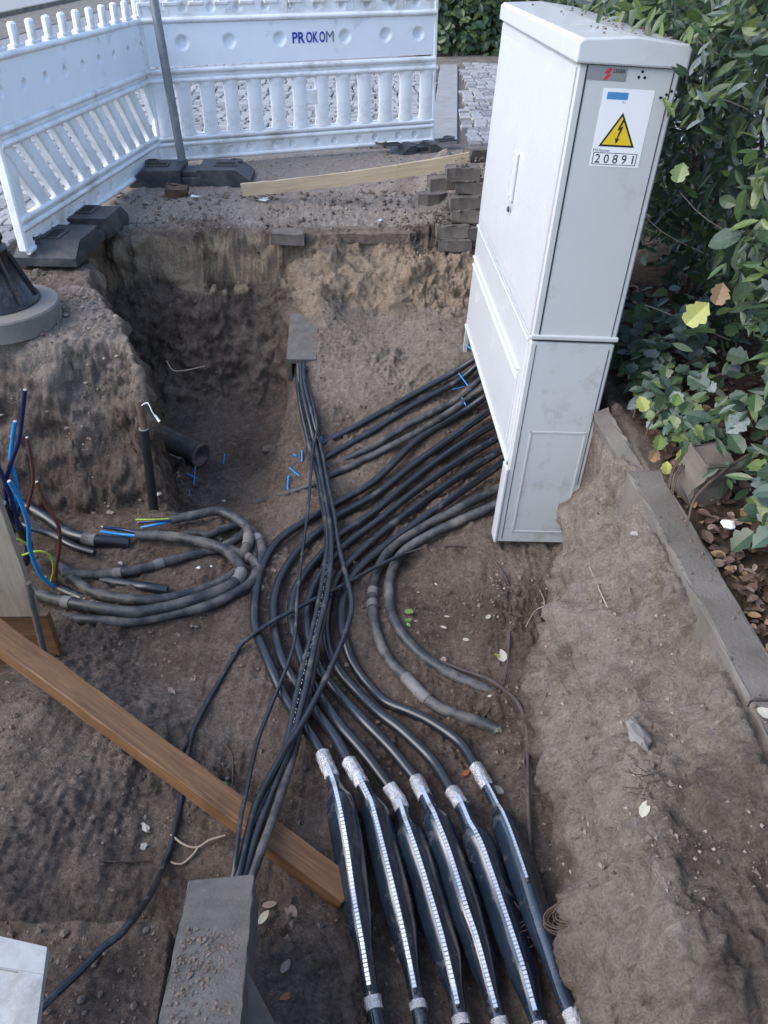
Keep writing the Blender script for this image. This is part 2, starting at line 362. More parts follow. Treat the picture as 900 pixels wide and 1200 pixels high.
F1, c1 = worley(wu*13, wv_*13, 210); F2, c2 = worley(wu*32, wv_*32, 220); F3, c3 = worley(wu*68, wv_*68, 230)
clod = .022*np.maximum(0, (c1-.55)*2)*np.clip(1-F1*1.7, 0, 1)**.6+.013*np.maximum(0, (c2-.4)*1.6)*np.clip(1-F2*1.6, 0, 1)**.6+.006*c3*np.clip(1-F3*1.5, 0, 1)**.6
def slabs(u, v, k):
    iu = np.floor(u); iv = np.floor(v); best = np.full(u.shape, 9.); out = np.zeros(u.shape)
    for p in (-1, 0, 1):
        for q in (-1, 0, 1):
            h1 = _hash(iu+p, iv+q, k)/65536.; h2 = _hash(iu+p, iv+q, k+1)/65536.; ex = u-(iu+p+h1); ey = v-(iv+q+h2); dd = np.hypot(ex, ey); m_ = dd < best; best = np.where(m_, dd, best)
            out = np.where(m_, ex*(_hash(iu+p, iv+q, k+2)/32768.-1)+ey*(_hash(iu+p, iv+q, k+3)/32768.-1)+.6*(_hash(iu+p, iv+q, k+4)/32768.-1), out)
    return out
wx = X-Z*.6+noise(X*5, Y*5+Z*4, 203)*.10; wy = Y-Z*.6+noise(X*5+9, Y*5-Z*4, 204)*.10
facet = .022*slabs(wx*5.5, wy*5.5, 240)+.011*slabs(wx*14, wy*14, 250)+.004*(c2-.5)
for _ in range(2): facet = (np.roll(facet, 1, 0)+np.roll(facet, -1, 0)+np.roll(facet, 1, 1)+np.roll(facet, -1, 1)+facet)/5
rbank = ss(.42, .55, X)*ss(2.75, 2.5, Y)*ss(.86, .80, X)
clod = clod*(.25+.75*patch)*(1-.7*rbank*onwall)*(1+.5*ss(1.2, 1.0, Y)*rbank*(1-onwall))+facet*onwall*(.8+.5*rbank)
lump = lump*(1-.6*rbank*onwall)
d = clod*tread*(1-edge)+(.030*a0*onwall+.024*a1*(.3+onwall)+.022*rid*onwall+.020*lump*(.35+.65*patch)*(1+.9*onwall)+.012*a3*(.4+.6*patch)+.005*n3(110, 66))*rough*tread*(1-edge)
garden = ss(.93, .98, X)*ss(4.6, 4.2, Y)
V = V+nr*d[..., None]
V[..., 2] = np.where(X > .845, np.minimum(V[..., 2], np.where((X < .96) & (Y < 2.66), -.03, 9)), V[..., 2])
# strata: a paler sand band along the back wall, dry sides, trodden dust on top
zz = V[..., 2]; wv = noise(X*3, Y*3, 70)*.06
backw = ss(4.2, 4.5, Y)*ss(5.1, 5.0, Y)
sand = backw*ss(-.37, -.33, zz+wv)*ss(-.07, -.12, zz+wv)*(1.25+.35*noise(X*2.2, Y*2, 73))
rightb = ss(.42, .55, X)*ss(2.75, 2.5, Y)*ss(-.72, -.55, zz)
leftb = ss(-1.0, -1.1, X)*ss(2.9, 3.1, Y)*ss(3.9, 3.6, Y)*ss(-.55, -.05, zz+noise(X*4, Y*4, 77)*.25)
mound = ss(3.3, 4.1, Y)*ss(-.6, -.35, X)*ss(4.8, 4.5, Y)*.62
bench = ss(1.25, 1.05, Y+noise(X*6, Y*6, 88)*.08)*ss(-.19, -.13, zz)*ss(.57, .63, X)
shoulder = ss(.0, .5, X-np.interp(Y, [.3, 1, 1.5, 2, 2.4, 2.6, 4.2], [.54, .54, .63, .68, .77, .82, .82])+.2)*ss(-.3, -.2, zz)
dry = np.clip(rightb*(1.3+.35*noise(X*5, zz*5+Y*3, 74)-.75*shoulder)*(1-.92*bench)+leftb*1.0+mound+.10+.22*noise(X*1.4, Y*1.4, 78)+.25*ss(-.35, -1.0, X)*ss(2.1, 1.7, Y), 0, 1)
top = ss(5.02, 5.2, Y+noise(X*2, Y*2, 75)*.12)+ss(-1.15, -1.3, X)*ss(3.25, 3.35, Y)*ss(-.06, -.02, zz)*.8
dust = np.clip(top*(1.1+.5*noise(X*3, Y*3, 76)+.3*ss(5.9, 6.7, Y)), 0, 1)
lit = garden*.95
idx = np.arange(nx*ny).reshape(ny, nx)
fa = np.stack([idx[:-1, :-1], idx[:-1, 1:], idx[1:, 1:], idx[1:, :-1]], -1).reshape(-1, 4)
me = bpy.data.meshes.new('trench_ground'); me.vertices.add(nx*ny); me.vertices.foreach_set('co', V.reshape(-1)); me.loops.add(fa.size); me.loops.foreach_set('vertex_index', fa.reshape(-1))
me.polygons.add(len(fa)); me.polygons.foreach_set('loop_start', np.arange(0, fa.size, 4)); me.polygons.foreach_set('loop_total', np.full(len(fa), 4)); me.polygons.foreach_set('use_smooth', np.ones(len(fa), bool))
for nme, arr in (('dry', dry), ('sand', np.clip(sand, 0, 1)), ('dust', dust), ('litter', lit)):
    at = me.attributes.new(nme, 'FLOAT', 'POINT'); at.data.foreach_set('value', arr.reshape(-1).astype(np.float32))
me.update(); me.validate(); me.materials.append(MT['soil'])
ground = bpy.data.objects.new('ground', me); COL.objects.link(ground); ground['kind'] = 'structure'; ground['label'] = 'dug brown soil of the open trench and the ground around it'
# ---- street sheet round the dig, out to the horizon
b = MB(); xa = [-90, -5.9, 3.1, 90]; ya = [-90, -1.1, 7.3, 160]; vs = [(x, y, -.035) for y in ya for x in xa]
b.add(vs, [(j*4+i, j*4+i+1, (j+1)*4+i+1, (j+1)*4+i) for j in range(3) for i in range(3) if not (i == 1 and j == 1)])
tag(b.build('street', MT['asphalt'], loc=(0, 0, -.035)), kind='structure')
b = MB(); b.add([(-8.1, 6, -.025), (-6.5, 6, -.025), (-6.5, 90, -.025), (-8.1, 90, -.025)], [(0, 1, 2, 3)]); tag(b.build('verge', MT['verge']), kind='structure')
b = MB(); b.add([(-16, 6, -.028), (-8.1, 6, -.028), (-8.1, 90, -.028), (-16, 90, -.028)], [(0, 1, 2, 3)]); tag(b.build('sidewalk', MT['slab']), kind='structure')
b = MB(); b.box((-8.18, 48, .01), (.12, 84, .1)); tag(b.build('kerb', MT['kerb']), kind='structure')
b = MB(); b.add([(.2, 12.3, -.02), (9, 12.3, -.02), (9, 16, -.02), (.2, 16, -.02)], [(0, 1, 2, 3)]); tag(b.build('bed', MT['verge']), kind='structure')
# ---- sett paving behind the barriers
pav = MB(); pav.add([(-5.9, 4.0, -.012), (-2.02, 4.0, -.012), (-2.02, 12.3, -.012), (-5.9, 12.3, -.012)], [(0, 1, 2, 3)]).add([(-2.02, 6.75, -.012), (3.0, 7.0, -.012), (3.0, 12.3, -.012), (-2.02, 12.3, -.012)], [(0, 1, 2, 3)])
pav = tag(pav.build('pavement', MT['joint'], loc=(0, 9, -.012)), kind='structure')
def sett_mesh(mb, w, l, h=.03, bev=.009, tl=(0, 0)):
    a, c = w/2, l/2; j = lambda: random.uniform(-.006, .006)
    base = [(-a+j(), -c+j()), (a+j(), -c+j()), (a+j(), c+j()), (-a+j(), c+j())]
    vs = [(x, y, -.02) for x, y in base]+[(x, y, h-.007) for x, y in base]+[(x*(1-2*bev/w), y*(1-2*bev/l), h+random.uniform(-.003, .003)) for x, y in base]
    mb.add(vs, [(i, (i+1) % 4, 4+(i+1) % 4, 4+i) for i in range(4)]+[(4+i, 4+(i+1) % 4, 8+(i+1) % 4, 8+i) for i in range(4)]+[(8, 9, 10, 11)])
protos = []
for k in range(8):
    mb = MB(); sett_mesh(mb, .105, .105); o = mb.build('sett', MT['sett'] if k % 3 else MT['sett_dark'], pav, local=True); protos.append(o.data); bpy.data.objects.remove(o)
spots = []; y = 4.15
slabline = lambda yy: .52+.075*(yy-7.5)       # the row of long slabs runs this way
while y < 12.2:
    x = -5.8+random.uniform(0, .05)
    while x < 2.9:
        ok = (x < -2.08) or (y > 7.0+.12*max(0, x) and x > -2.0) or (x >= -2.08 and y > 7.0)
        if ok and y > 6.9+.3 or x < -2.08:
            if abs(x-slabline(y)) > .18: spots.append((x+random.uniform(-.008, .008), y+.25*.1*math.sin(x*7)+random.uniform(-.007, .007)))
        x += .117
    y += .114
cp = Vector((0, 0, 1.45))
spots.sort(key=lambda q: (0 if -.1 < q[0]-.47*(q[1]/7.6) < .75 and q[1] < 10 else 1, (Vector((q[0], q[1], 0))-cp).length))
for (x, y) in spots[:290]: inst('sett', random.choice(protos), pav, (x, y, random.uniform(-.004, .004)), (random.uniform(-.02, .02), random.uniform(-.02, .02), random.uniform(-.06, .06)+random.choice((0, math.pi/2))), random.uniform(.95, 1.04))
mb = MB()
for (x, y) in spots[290:]:
    o0 = len(mb.v); sett_mesh(mb, .105, .105); dz = random.uniform(-.004, .004)
    for i in range(o0, len(mb.v)): q = mb.v[i]; mb.v[i] = (q[0]+x, q[1]+y, q[2]+dz)
    for i in range(len(mb.m)-9, len(mb.m)): mb.m[i] = 0 if (int(x*97+y*31) % 3) else 1
tag(mb.build('setts', [MT['sett'], MT['sett_dark']], pav), kind='stuff')
for k in range(5):
    yy = 7.35+k*.96; mb = MB(); mb.box((slabline(yy+.47), yy+.47, -.005), (.23, .93, .05), (0, 0, -.075), .006); mb.build('paving_slab', MT['slab'], pav)
# ---- kerb along the planting bed
kb = bpy.data.objects.new('kerb', None); COL.objects.link(kb); kb['kind'] = 'structure'; kb['label'] = 'grey concrete kerb edging between trench and planting bed'; OFF[kb] = Vector((0, 0, 0))
def rough_box(mb, c, d, rot, n=(4, 14, 4), amp=.006, seed=0, mi=0):
    bm = bmesh.new(); bmesh.ops.create_cube(bm, size=1)
    long = max(range(3), key=lambda i: d[i])
    ed = [e for e in bm.edges if abs((e.verts[0].co-e.verts[1].co)[long]) > .5]; bmesh.ops.subdivide_edges(bm, edges=ed, cuts=n[1], use_grid_fill=True)
    for v in bm.verts: v.co = Vector((v.co.x*d[0], v.co.y*d[1], v.co.z*d[2]))
    bmesh.ops.bevel(bm, geom=[e for e in bm.edges if len(e.link_faces) == 2 and e.calc_face_angle(0) > 1], offset=min(d)*.08, segments=2, affect='EDGES', profile=.6)
    M_ = Euler(rot).to_matrix() if not isinstance(rot, Matrix) else rot; rg = random.Random(seed); bm.verts.index_update()
    vs = [M_ @ (v.co+Vector((rg.uniform(-amp, amp), rg.uniform(-amp, amp), rg.uniform(-amp, amp))))+Vector(c) for v in bm.verts]
    mb.add(vs, [[v.index for v in f.verts] for f in bm.faces], mi); bm.free(); return mb
for k, (y0, y1, rx) in enumerate(((-.45, .52, 0), (.53, 1.245, 0), (1.255, 2.235, .012))):
    mb = MB(); xc = .862+.045*(1.7-(y0+y1)/2)/1.06
    rough_box(mb, (xc+.027, (y0+y1)/2, -.115), (.108, y1-y0, .23), (0, random.uniform(-.02, .02), .045), amp=.0045, seed=k); mb.build('kerb_stone', MT['kerb'], kb)
mb = MB(); rough_box(mb, (.865, 2.46, -.125), (.06, .40, .22), (.12, -.30, .10), amp=.005, seed=8); o = mb.build('kerb_stone', MT['kerb'], kb); o['label'] = 'tilted kerb stone leaning beside the cabinet'

# ================================================================ CABINET
c_ = CAB; w, l, h, sm, op = c_['w'], c_['l'], c_['h'], c_['seam'], c_['open']
cab = thing('distribution_cabinet', 'tall light grey electrical distribution cabinet leaning over the open trench', 'electrical cabinet', c_['loc'], (0, c_['ly'], c_['yaw']))
T = .03
def part(name, m, mb, parent=None): return mb.build(name, m, parent or cab, local=True)
# near side, lower half, with raised skirting and recessed rectangle
mb = MB(); mb.box((w/2, .016, sm/2-.004), (w, .032, sm-.008), None, .006); low = part('lower_side_panel', MT['cab_low'], mb); low['label'] = 'grey lower side panel with a raised rectangle'
rc = [(0.0606,0.5355),(0.2663,0.5349),(0.2806,0.0575),(0.0633,0.0607)]
def strip(mb, a, b_, wd, y, th, mi=0):
    a = Vector((a[0], 0, a[1])); b_ = Vector((b_[0], 0, b_[1])); dd = (b_-a).normalized(); nn = Vector((-dd.z, 0, dd.x))*wd/2
    poly = [a-nn-dd*wd/2, b_-nn+dd*wd/2, b_+nn+dd*wd/2, a+nn-dd*wd/2]
    vs = [Vector((p.x, y, p.z)) for p in poly]+[Vector((p.x, y-th, p.z)) for p in poly]
    mb.add(vs, [(0, 1, 2, 3), (7, 6, 5, 4)]+[(i, 4+i, 4+(i+1) % 4, (i+1) % 4) for i in range(4)], mi)
x0, x1 = (rc[0][0]+rc[3][0])/2, (rc[1][0]+rc[2][0])/2; z0, z1 = (rc[2][1]+rc[3][1])/2, (rc[0][1]+rc[1][1])/2
mb = MB()
for a, q in (((x0, z0), (x1, z0)), ((x1, z0), (x1, z1)), ((x1, z1), (x0, z1)), ((x0, z1), (x0, z0))): strip(mb, a, q, .006, .0005, .0035)
part('raised_rectangle', MT['cab'], mb, low)
mb = MB(); strip(mb, (.022, .02), (.022, sm-.02), .0022, -.0004, .0012); strip(mb, (w-.018, .30), (w-.018, sm-.03), .003, -.0004, .0012); part('seam', MT['groove'], mb, low)
mb = MB(); mb.box((-.004, .03, op/2), (.012, .07, op), None, .003); part('corner_post', MT['cab'], mb)
mb = MB(); mb.box((.01, l-.012, .5*(.05+op)), (.02, .024, op-.05)); part('corner_post', MT['cab'], mb)
# near side, upper half
mb = MB(); mb.box((w/2, .016, (sm+h)/2), (w, .032, h-sm-.002), None, .006); up = part('upper_side_panel', MT['cab'], mb)
gl = [(-0.0027,1.7596),(0.033,0.9425)]; gr = [(0.2864,1.7655),(0.2992,0.9433)]
mb = MB(); strip(mb, (.026, sm+.022), (.026, h-.004), .005, -.0004, .0012); strip(mb, (w-.021, sm+.022), (w-.021, h-.004), .0028, -.0004, .0012); part('seam', MT['groove'], mb, up)
mb = MB(); mb.box((w/2, -.002, sm+.012), (w+.012, .012, .018), None, .004); part('ledge', MT['cab'], mb, up)
mb = MB(); strip(mb, (.004, sm-.001), (w-.004, sm-.001), .0035, -.0004, .0012); part('gap', MT['groove'], mb, up)
# long front
mb = MB(); mb.box((.012, l/2+.02, (op+sm)/2-.003), (.024, l-.045, sm-op-.008), None, .006); lf = part('lower_front_panel', MT['cab_front'], mb); lf['label'] = 'lower front panel crossed by raised horizontal ridges'
mb = MB()
for zz_, th, a0 in ((sm-.012, .010, .02), (sm-.165, .008, .10), (sm-.205, .005, .10), (op+.012, .012, .03)):
    mb.box((-.002, (a0+l)/2, zz_), (.012, l-a0-.012, th), None, .0025)
mb.box((-.002, .10, (sm-.165+sm-.205)/2-.15), (.008, .006, .32), None, .002)
part('ridge', MT['cab_front'], mb, lf)
mb = MB(); mb.box((.014, l/2, (sm+h)/2), (.028, l-.002, h-sm-.006), None, .007); df = part('door', MT['cab_front'], mb); df['label'] = 'front door with fine vertical ribs and a grip handle'
mb = MB()
for k in range(64): mb.box((.0006, .07+(l-.14)*k/63, (sm+h)/2), (.0022, .010, h-sm-.09), None, .0008)
tag(part('ribs', MT['cab_front'], mb, df), kind='stuff')
hh_ = [(0.695,1.3681),(0.6455,1.2239)]
hy = (hh_[0][0]+hh_[1][0])/2; hz0, hz1 = hh_[1][1], hh_[0][1]
mb = MB(); mb.box((-.006, hy, (hz0+hz1)/2), (.016, .05, hz1-hz0+.04), None, .005); mb.box((-.014, hy-.004, (hz0+hz1)/2), (.012, .026, hz1-hz0), None, .005); part('handle', MT['cab_front'], mb, df)
mb = MB(); mb.lathe([(0, -.004), (.012, -.004), (.012, .0), (0.007, .003), (0, .003)], (-.012, hy, hz0-.05), 12, rot=(0, -math.pi/2, 0)); part('lock', MT['groove'], mb, df)
mb = MB(); mb.box((w-.012, l/2, h/2), (.024, l-.07, h-.01), None, .004); part('back_panel', MT['cab'], mb)
mb = MB(); mb.box((w/2, l-.016, (op+h)/2), (w-.004, .03, h-op-.004), None, .004); part('far_side_panel', MT['cab'], mb)
# lid, slightly pitched
mb = MB(); ov = .014; zb, zt = h+.002, h+.066
pr_ = [(-ov, zb), (w+ov, zb), (w+ov, zt-.012), (w+ov-.012, zt), (w*.5, zt+.012), (-ov+.012, zt), (-ov, zt-.012)]
bm = bmesh.new(); a_ = [bm.verts.new((x, -ov, z)) for x, z in pr_]; b2 = [bm.verts.new((x, l+ov, z)) for x, z in pr_]; n_ = len(pr_)
bm.faces.new(a_); bm.faces.new(b2[::-1])
for i in range(n_): bm.faces.new((a_[i], b2[i], b2[(i+1) % n_], a_[(i+1) % n_]))
bmesh.ops.recalc_face_normals(bm, faces=bm.faces); bmesh.ops.bevel(bm, geom=[e for e in bm.edges if e.calc_face_angle(0) > 1], offset=.006, segments=2, affect='EDGES', profile=.5); bm.verts.index_update()
mb.add([v.co.copy() for v in bm.verts], [[v.index for v in f.verts] for f in bm.faces]); bm.free(); lid = part('lid', MT['cab_front'], mb)
mb = MB(); mb.box((w/2, l/2, h+.0005), (w-.01, l-.01, .003)); part('lid_gap', MT['groove'], mb)
# stickers on the near side
q = [(0.0872,1.7086),(0.242,1.7096),(0.2418,1.4897),(0.0856,1.4949)]
lx0, lx1 = (q[0][0]+q[3][0])/2, (q[1][0]+q[2][0])/2; lz0, lz1 = (q[2][1]+q[3][1])/2, (q[0][1]+q[1][1])/2; LW, LH = lx1-lx0, lz1-lz0
lab = bpy.data.objects.new('warning_label', None); COL.objects.link(lab); lab.parent = cab; lab['label'] = 'white sticker with a yellow lightning triangle and the number 20891'; OFF[lab] = Vector((0, 0, 0))
def flat(name, poly, y, th, m, parent):
    mb = MB(); mb.prism(poly, th, lambda a, b_, hh: (a, y-hh, b_)); return mb.build(name, m, parent, local=True)
U = lambda a, b_: (lx0+a*LW, lz0+b_*LH)
flat('paper', [U(0, 0), U(1, 0), U(1, 1), U(0, 1)], 0, .0008, MT['paper'], lab)
flat('blue_strip', [U(.09, .865), U(.50, .865), U(.50, .955), U(.09, .955)], -.0008, .0004, MT['blueprint'], lab)
fn = lambda y: (lambda a, b_: (a, y, b_))
def ubox(a, b_, c, d_): return (*U(a, b_), *U(c, d_))
fit_text('small_lettering', 'KVS-Nummer', ubox(.02, .195, .36, .232), fn(-.0012), MT['black_ink'], lab)
fit_text('small_lettering', 'Gas', ubox(.40, .825, .48, .85), fn(-.0012), MT['blueprint'], lab)
tri = lambda s: [U(.50+(a-.5)*s, .56+(b_-.45)*s) for a, b_ in ((.14, .29), (.86, .29), (.50, .73))]
def tri_pts(k):
    P3 = [(.11, .265), (.83, .265), (.47, .71)]; cx_, cy_ = .47, .413
    return [U(cx_+(a-cx_)*k, cy_+(b_-cy_)*k) for a, b_ in P3]
flat('triangle_border', tri_pts(1.0), -.0008, .0004, MT['black_ink'], lab); flat('warning_triangle', tri_pts(.82), -.0012, .0004, MT['yellow'], lab)
bolt = [(.49, .615), (.42, .475), (.475, .495), (.44, .375), (.41, .385), (.44, .305), (.50, .37), (.465, .375), (.535, .54), (.475, .515), (.535, .615)]
flat('lightning_bolt', [U(a, b_) for a, b_ in bolt], -.0016, .0004, MT['black_ink'], lab)
for a, q4 in enumerate(((.04, .025, .93, .033), (.04, .178, .93, .186), (.04, .025, .055, .186), (.915, .025, .93, .186))):
    flat('number_frame', [U(q4[0], q4[1]), U(q4[2], q4[1]), U(q4[2], q4[3]), U(q4[0], q4[3])], -.0008, .0004, MT['black_ink'], lab)
fit_text('number', '2 0 8 9 1', ubox(.09, .045, .87, .165), fn(-.0013), MT['black_ink'], lab, .004)
q = [(0.027,1.7633),(0.1459,1.765),(0.1472,1.7274),(0.0267,1.728)]; bx0, bx1, bz0, bz1 = q[3][0], q[1][0], q[3][1], q[0][1]
bad = bpy.data.objects.new('maker_badge', None); COL.objects.link(bad); bad.parent = cab; OFF[bad] = Vector((0, 0, 0))
B_ = lambda a, b_: (bx0+a*(bx1-bx0), bz0+b_*(bz1-bz0))
flat('plate', [B_(0, 0), B_(1, 0), B_(1, 1), B_(0, 1)], 0, .0012, MT['badge'], bad)
flat('emblem', [B_(a, b_) for a, b_ in ((.44, .05), (.52, .05), (.63, .45), (.56, .50), (.63, .85), (.60, .95), (.53, .93), (.44, .55), (.52, .48), (.44, .12))], -.0012, .0004, MT['red'], bad)
fit_text('badge_lettering', 'LEISER', (*B_(.66, .60), *B_(.96, .88)), fn(-.0017), MT['black_ink'], bad, .02)
for (u_, v_) in [(0.1915,1.7563),(0.1836,1.7415),(0.2016,1.7413),(0.2624,1.6912),(0.2762,1.6885),(0.2784,1.7),(0.2913,1.7098)]:
    mb = MB(); mb.lathe([(.0042, 0), (.0042, .0012), (0, .0012)], (u_, -.0001, v_), 10, rot=(math.pi/2, 0, 0)); part('vent_hole', MT['hole'], mb)
ink = [(0.3045,1.6807),(0.3056,1.6576),(0.3258,1.6794),(0.3155,1.6789),(0.3167,1.6651),(0.3283,1.661)]
mb = MB(); P3 = [Vector((a, -.0015, b_)) for a, b_ in ink]; mb.tube(P3[:2], .0025, 5).tube(P3[2:], .0025, 5); part('marker_scribble', MT['black_ink'], mb)
# wet leaf bits on the lid
mb = MB()
for _ in range(55):
    x = w*(1-.75*random.random()**1.7); y = random.uniform(.15, 1.25)*random.random()**.5; s_ = random.uniform(.004, .012)
    mb.box((x, y, zt+.004+.006*(1-abs(x-w/2)/(w/2))), (s_, s_*.7, .006), (random.random(), random.random(), random.random()*3))
tag(mb.build('debris', MT['clod'], lid, local=True), kind='stuff')

# ================================================================ BARRIERS
def hole_board(mb, x0, x1, z0, z1, yf, th, dims, rad, dep, step=.011):
    nxx, nzz = int((x1-x0)/step), max(6, int((z1-z0)/step)); gx = np.linspace(x0, x1, nxx); gz = np.linspace(z0, z1, nzz); vs = []
    for z in gz:
        for x in gx:
            y = yf
            for (a, b_, *rr) in dims:
                r_ = rr[0] if rr else rad; dd = math.hypot(x-a, z-b_)/r_
                if dd < 1.6: y += dep*(1 if dd < .8 else max(0, (1.25-dd)/.45)) if dd < 1.25 else -.003*(1.6-dd)/.35
            vs.append((x, y, z))
    mb.add(vs, [(j*nxx+i, j*nxx+i+1, (j+1)*nxx+i+1, (j+1)*nxx+i) for j in range(nzz-1) for i in range(nxx-1)], 0, True)
    mb.box(((x0+x1)/2, yf+th*.5+dep*.6+.003, (z0+z1)/2), (x1-x0, th-dep, z1-z0))
def barrier(name, label, loc, rotz, L, kind, cuts=None):
    """local x along the fence, y depth (front at -y), z up from the foot"""
    t = thing(name, label, 'barrier', loc, (0, 0, rotz), 'white plastic barriers round the trench')
    P_ = lambda n, mb, m=MT['barrier'], p=t: mb.build(n, m, p, local=True)
    th = .04
    mb = MB(); hole_board(mb, .02, L-.02, .03, .125, -.018, .036, [(L*k/13+(.03 if k % 2 else 0), .08) for k in range(1, 13)] if kind == 'far' else [(L*(k+.5)/10, .075, .013) for k in range(10)], .020, .024, .007); P_('bottom_board', mb)
    mb = MB(); mb.tube([(0.01, -.02, .030), (L-.01, -.02, .030)], .016, 8); P_('rail', mb)
    for z0 in ((.135, .175) if kind == 'far' else (.145, .19)): mb = MB(); mb.tube([(0.01, -.014, z0), (L-.01, -.014, z0)], .019, 8); P_('rail', mb)
    zb0, zb1 = .20, .545
    for z0 in (.555, .615): mb = MB(); mb.tube([(0.01, -.014, z0), (L-.01, -.014, z0)], .021, 8); P_('rail', mb)
    mb = MB(); mb.box((L/2, .004, .165), (L-.02, .03, .07)).box((L/2, .004, .585), (L-.02, .03, .08)); P_('rail_core', mb)
    if kind == 'far':
        n = 12; pit = (L-.14)/n
        mb = MB(); wd = pit*.30; pts = [(wd*math.cos(a), -.004-.026*math.sin(a)) for a in np.linspace(0, math.pi, 7)]+[(-wd, .016), (wd, .016)]
        for z_, sx in ((zb0-.01, 1.25), (zb0+.05, 1.0), (zb1-.05, 1.0), (zb1+.01, 1.3)): mb.v += [(x*sx, y, z_) for x, y in pts]
        k_ = len(pts); mb.f += [(j*k_+i, j*k_+(i+1) % k_, (j+1)*k_+(i+1) % k_, (j+1)*k_+i) for j in range(3) for i in range(k_)]; mb.m = [0]*len(mb.f); mb.sm = [True]*len(mb.f)
        o = mb.build('slat', MT['barrier'], t, local=True); data = o.data; bpy.data.objects.remove(o)
        for i in range(n+1): inst('slat', data, t, (.07+pit*i, 0, 0), off=False)
        mb = MB(); mb.box((.07+pit*6.5-pit*.5*0, -.004, .40), (pit*1.0, .03, .10), None, .006); P_('cross_plate', mb)
    else:
        n = 11; pit = (L-.10)/n; sl_ = .15
        mb = MB(); a_ = .058
        vs = []
        for (dx, z_) in ((sl_, zb0-.02), (-sl_, zb1+.02)):
            vs += [(dx-a_, .018, z_), (dx-a_, -.014, z_), (dx-a_+.014, -.022, z_), (dx+a_-.014, -.022, z_), (dx+a_, -.014, z_), (dx+a_, .018, z_)]
        mb.add(vs, [(i, (i+1) % 6, 6+(i+1) % 6, 6+i) for i in range(6)])
        o = mb.build('slat', MT['barrier'], t, local=True); data = o.data; bpy.data.objects.remove(o)
        for i in range(n):
            x = .20+pit*i
            if x+sl_ < L-.03: inst('slat', data, t, (x, 0, 0), off=False)
        mb = MB(); mb.add([(L-.01, -.02, zb0), (L-.01, -.02, zb1), (L-.20, -.02, zb1+.01), (L-.01, .015, zb0), (L-.01, .015, zb1), (L-.20, .015, zb1+.01)], [(0, 1, 2), (5, 4, 3), (0, 3, 4, 1), (1, 4, 5, 2), (2, 5, 3, 0)]); P_('corner_gusset', mb)
        mb = MB(); mb.box((.065, 0, .37), (.09, .036, .36), None, .006); P_('end_plate', mb)
    mb = MB()
    if kind == 'far': hole_board(mb, .02, L-.02, .645, .905, -.018, .036, [(L*q_, .79) for q_ in (.125, .275, .44, .665, .81, .93)], .036, .030)
    else: hole_board(mb, .02, L-.02, .635, .925, -.018, .036, [(L*(k+.6)/9, .78, .020) for k in range(9)], .020, .030, .008)
    P_('reflective_board', mb, MT['foil'])
    mb = MB(); mb.tube([(0.01, -.016, .925), (L-.01, -.016, .925)], .020, 8); P_('rail', mb)
    for x in (.012, L-.012): mb = MB(); mb.box((x, 0, .52), (.03, .05, 1.03 if kind == 'far' else .98), None, .008); P_('end_post', mb)
    if kind == 'far':
        mb = MB(); hole_board(mb, .02, L-.02, .945, 1.04, -.012, .03, [(L*(k+.6)/11.5, .995) for k in range(11)], .024, .018, .008); P_('top_board', mb)
        for k in range(5):
            x = L*(.07+.20*k); mb = MB()
            for (a, b_, c, d_) in ((0, 0, .055, .004), (0, .066, .055, .07), (0, 0, .004, .07), (.051, 0, .055, .07)): mb.box((x+(a+c)/2, -.0155, .96+(b_+d_)/2), (c-a, .004, d_-b_))
            mb.add([(x+.015, -.0165, .98), (x+.04, -.0165, .98), (x+.0275, -.0165, 1.01), (x+.015, -.013, .98), (x+.04, -.013, .98), (x+.0275, -.013, 1.01)], [(0, 1, 2), (0, 3, 4, 1), (1, 4, 5, 2), (2, 5, 3, 0)]); P_('embossed_mark', mb)
    mb = MB(); mb.box((0, 0, 0), (.052, .036, .11), None, .010); mb.box((0, 0, -.055), (.11, .045, .03), None, .008)
    o = mb.build('tooth', MT['barrier'], t, local=True); data = o.data; bpy.data.objects.remove(o)
    nt_ = 12 if kind != 'far' else 13
    for i in range(nt_): inst('tooth', data, t, (L-.05-i*(L-.1)/(nt_-1), .0, 1.0 if kind != 'far' else 1.075), off=False)
    return t
fl, fr = [(-1.686,6.406,0.06),(0.403,7.169,0.06)]
L1 = math.hypot(fr[0]-fl[0], fr[1]-fl[1]); far = barrier('safety_barrier', 'white plastic safety barrier at the back with upright slats and blue lettering', (fl[0], fl[1], .03), math.atan2(fr[1]-fl[1], fr[0]-fl[0]), L1, 'far')
ln, lf_ = [(-1.928,4.276,0.06),(-1.686,6.462,0.06)]
L2 = math.hypot(lf_[0]-ln[0], lf_[1]-ln[1]); left = barrier('safety_barrier', 'white plastic safety barrier at the left with slanted slats and a toothed top', (ln[0], ln[1], .03), math.atan2(lf_[1]-ln[1], lf_[0]-ln[0]), L2, 'left')
bx = [L1*.483, .757, L1*.625, .828]
for body, a, b_, m in (('PR', 0, .30, 'navyprint'), ('OK', .33, .62, 'navyprint'), ('O', .65, .79, 'navyprint'), ('M', .815, 1, 'greyprint')):
    fit_text('lettering', body, (bx[0]+(bx[2]-bx[0])*a, bx[1], bx[0]+(bx[2]-bx[0])*b_, bx[3]), lambda p, q: (p, -.0215, q), MT[m], far, .0 if body == 'M' else .022)
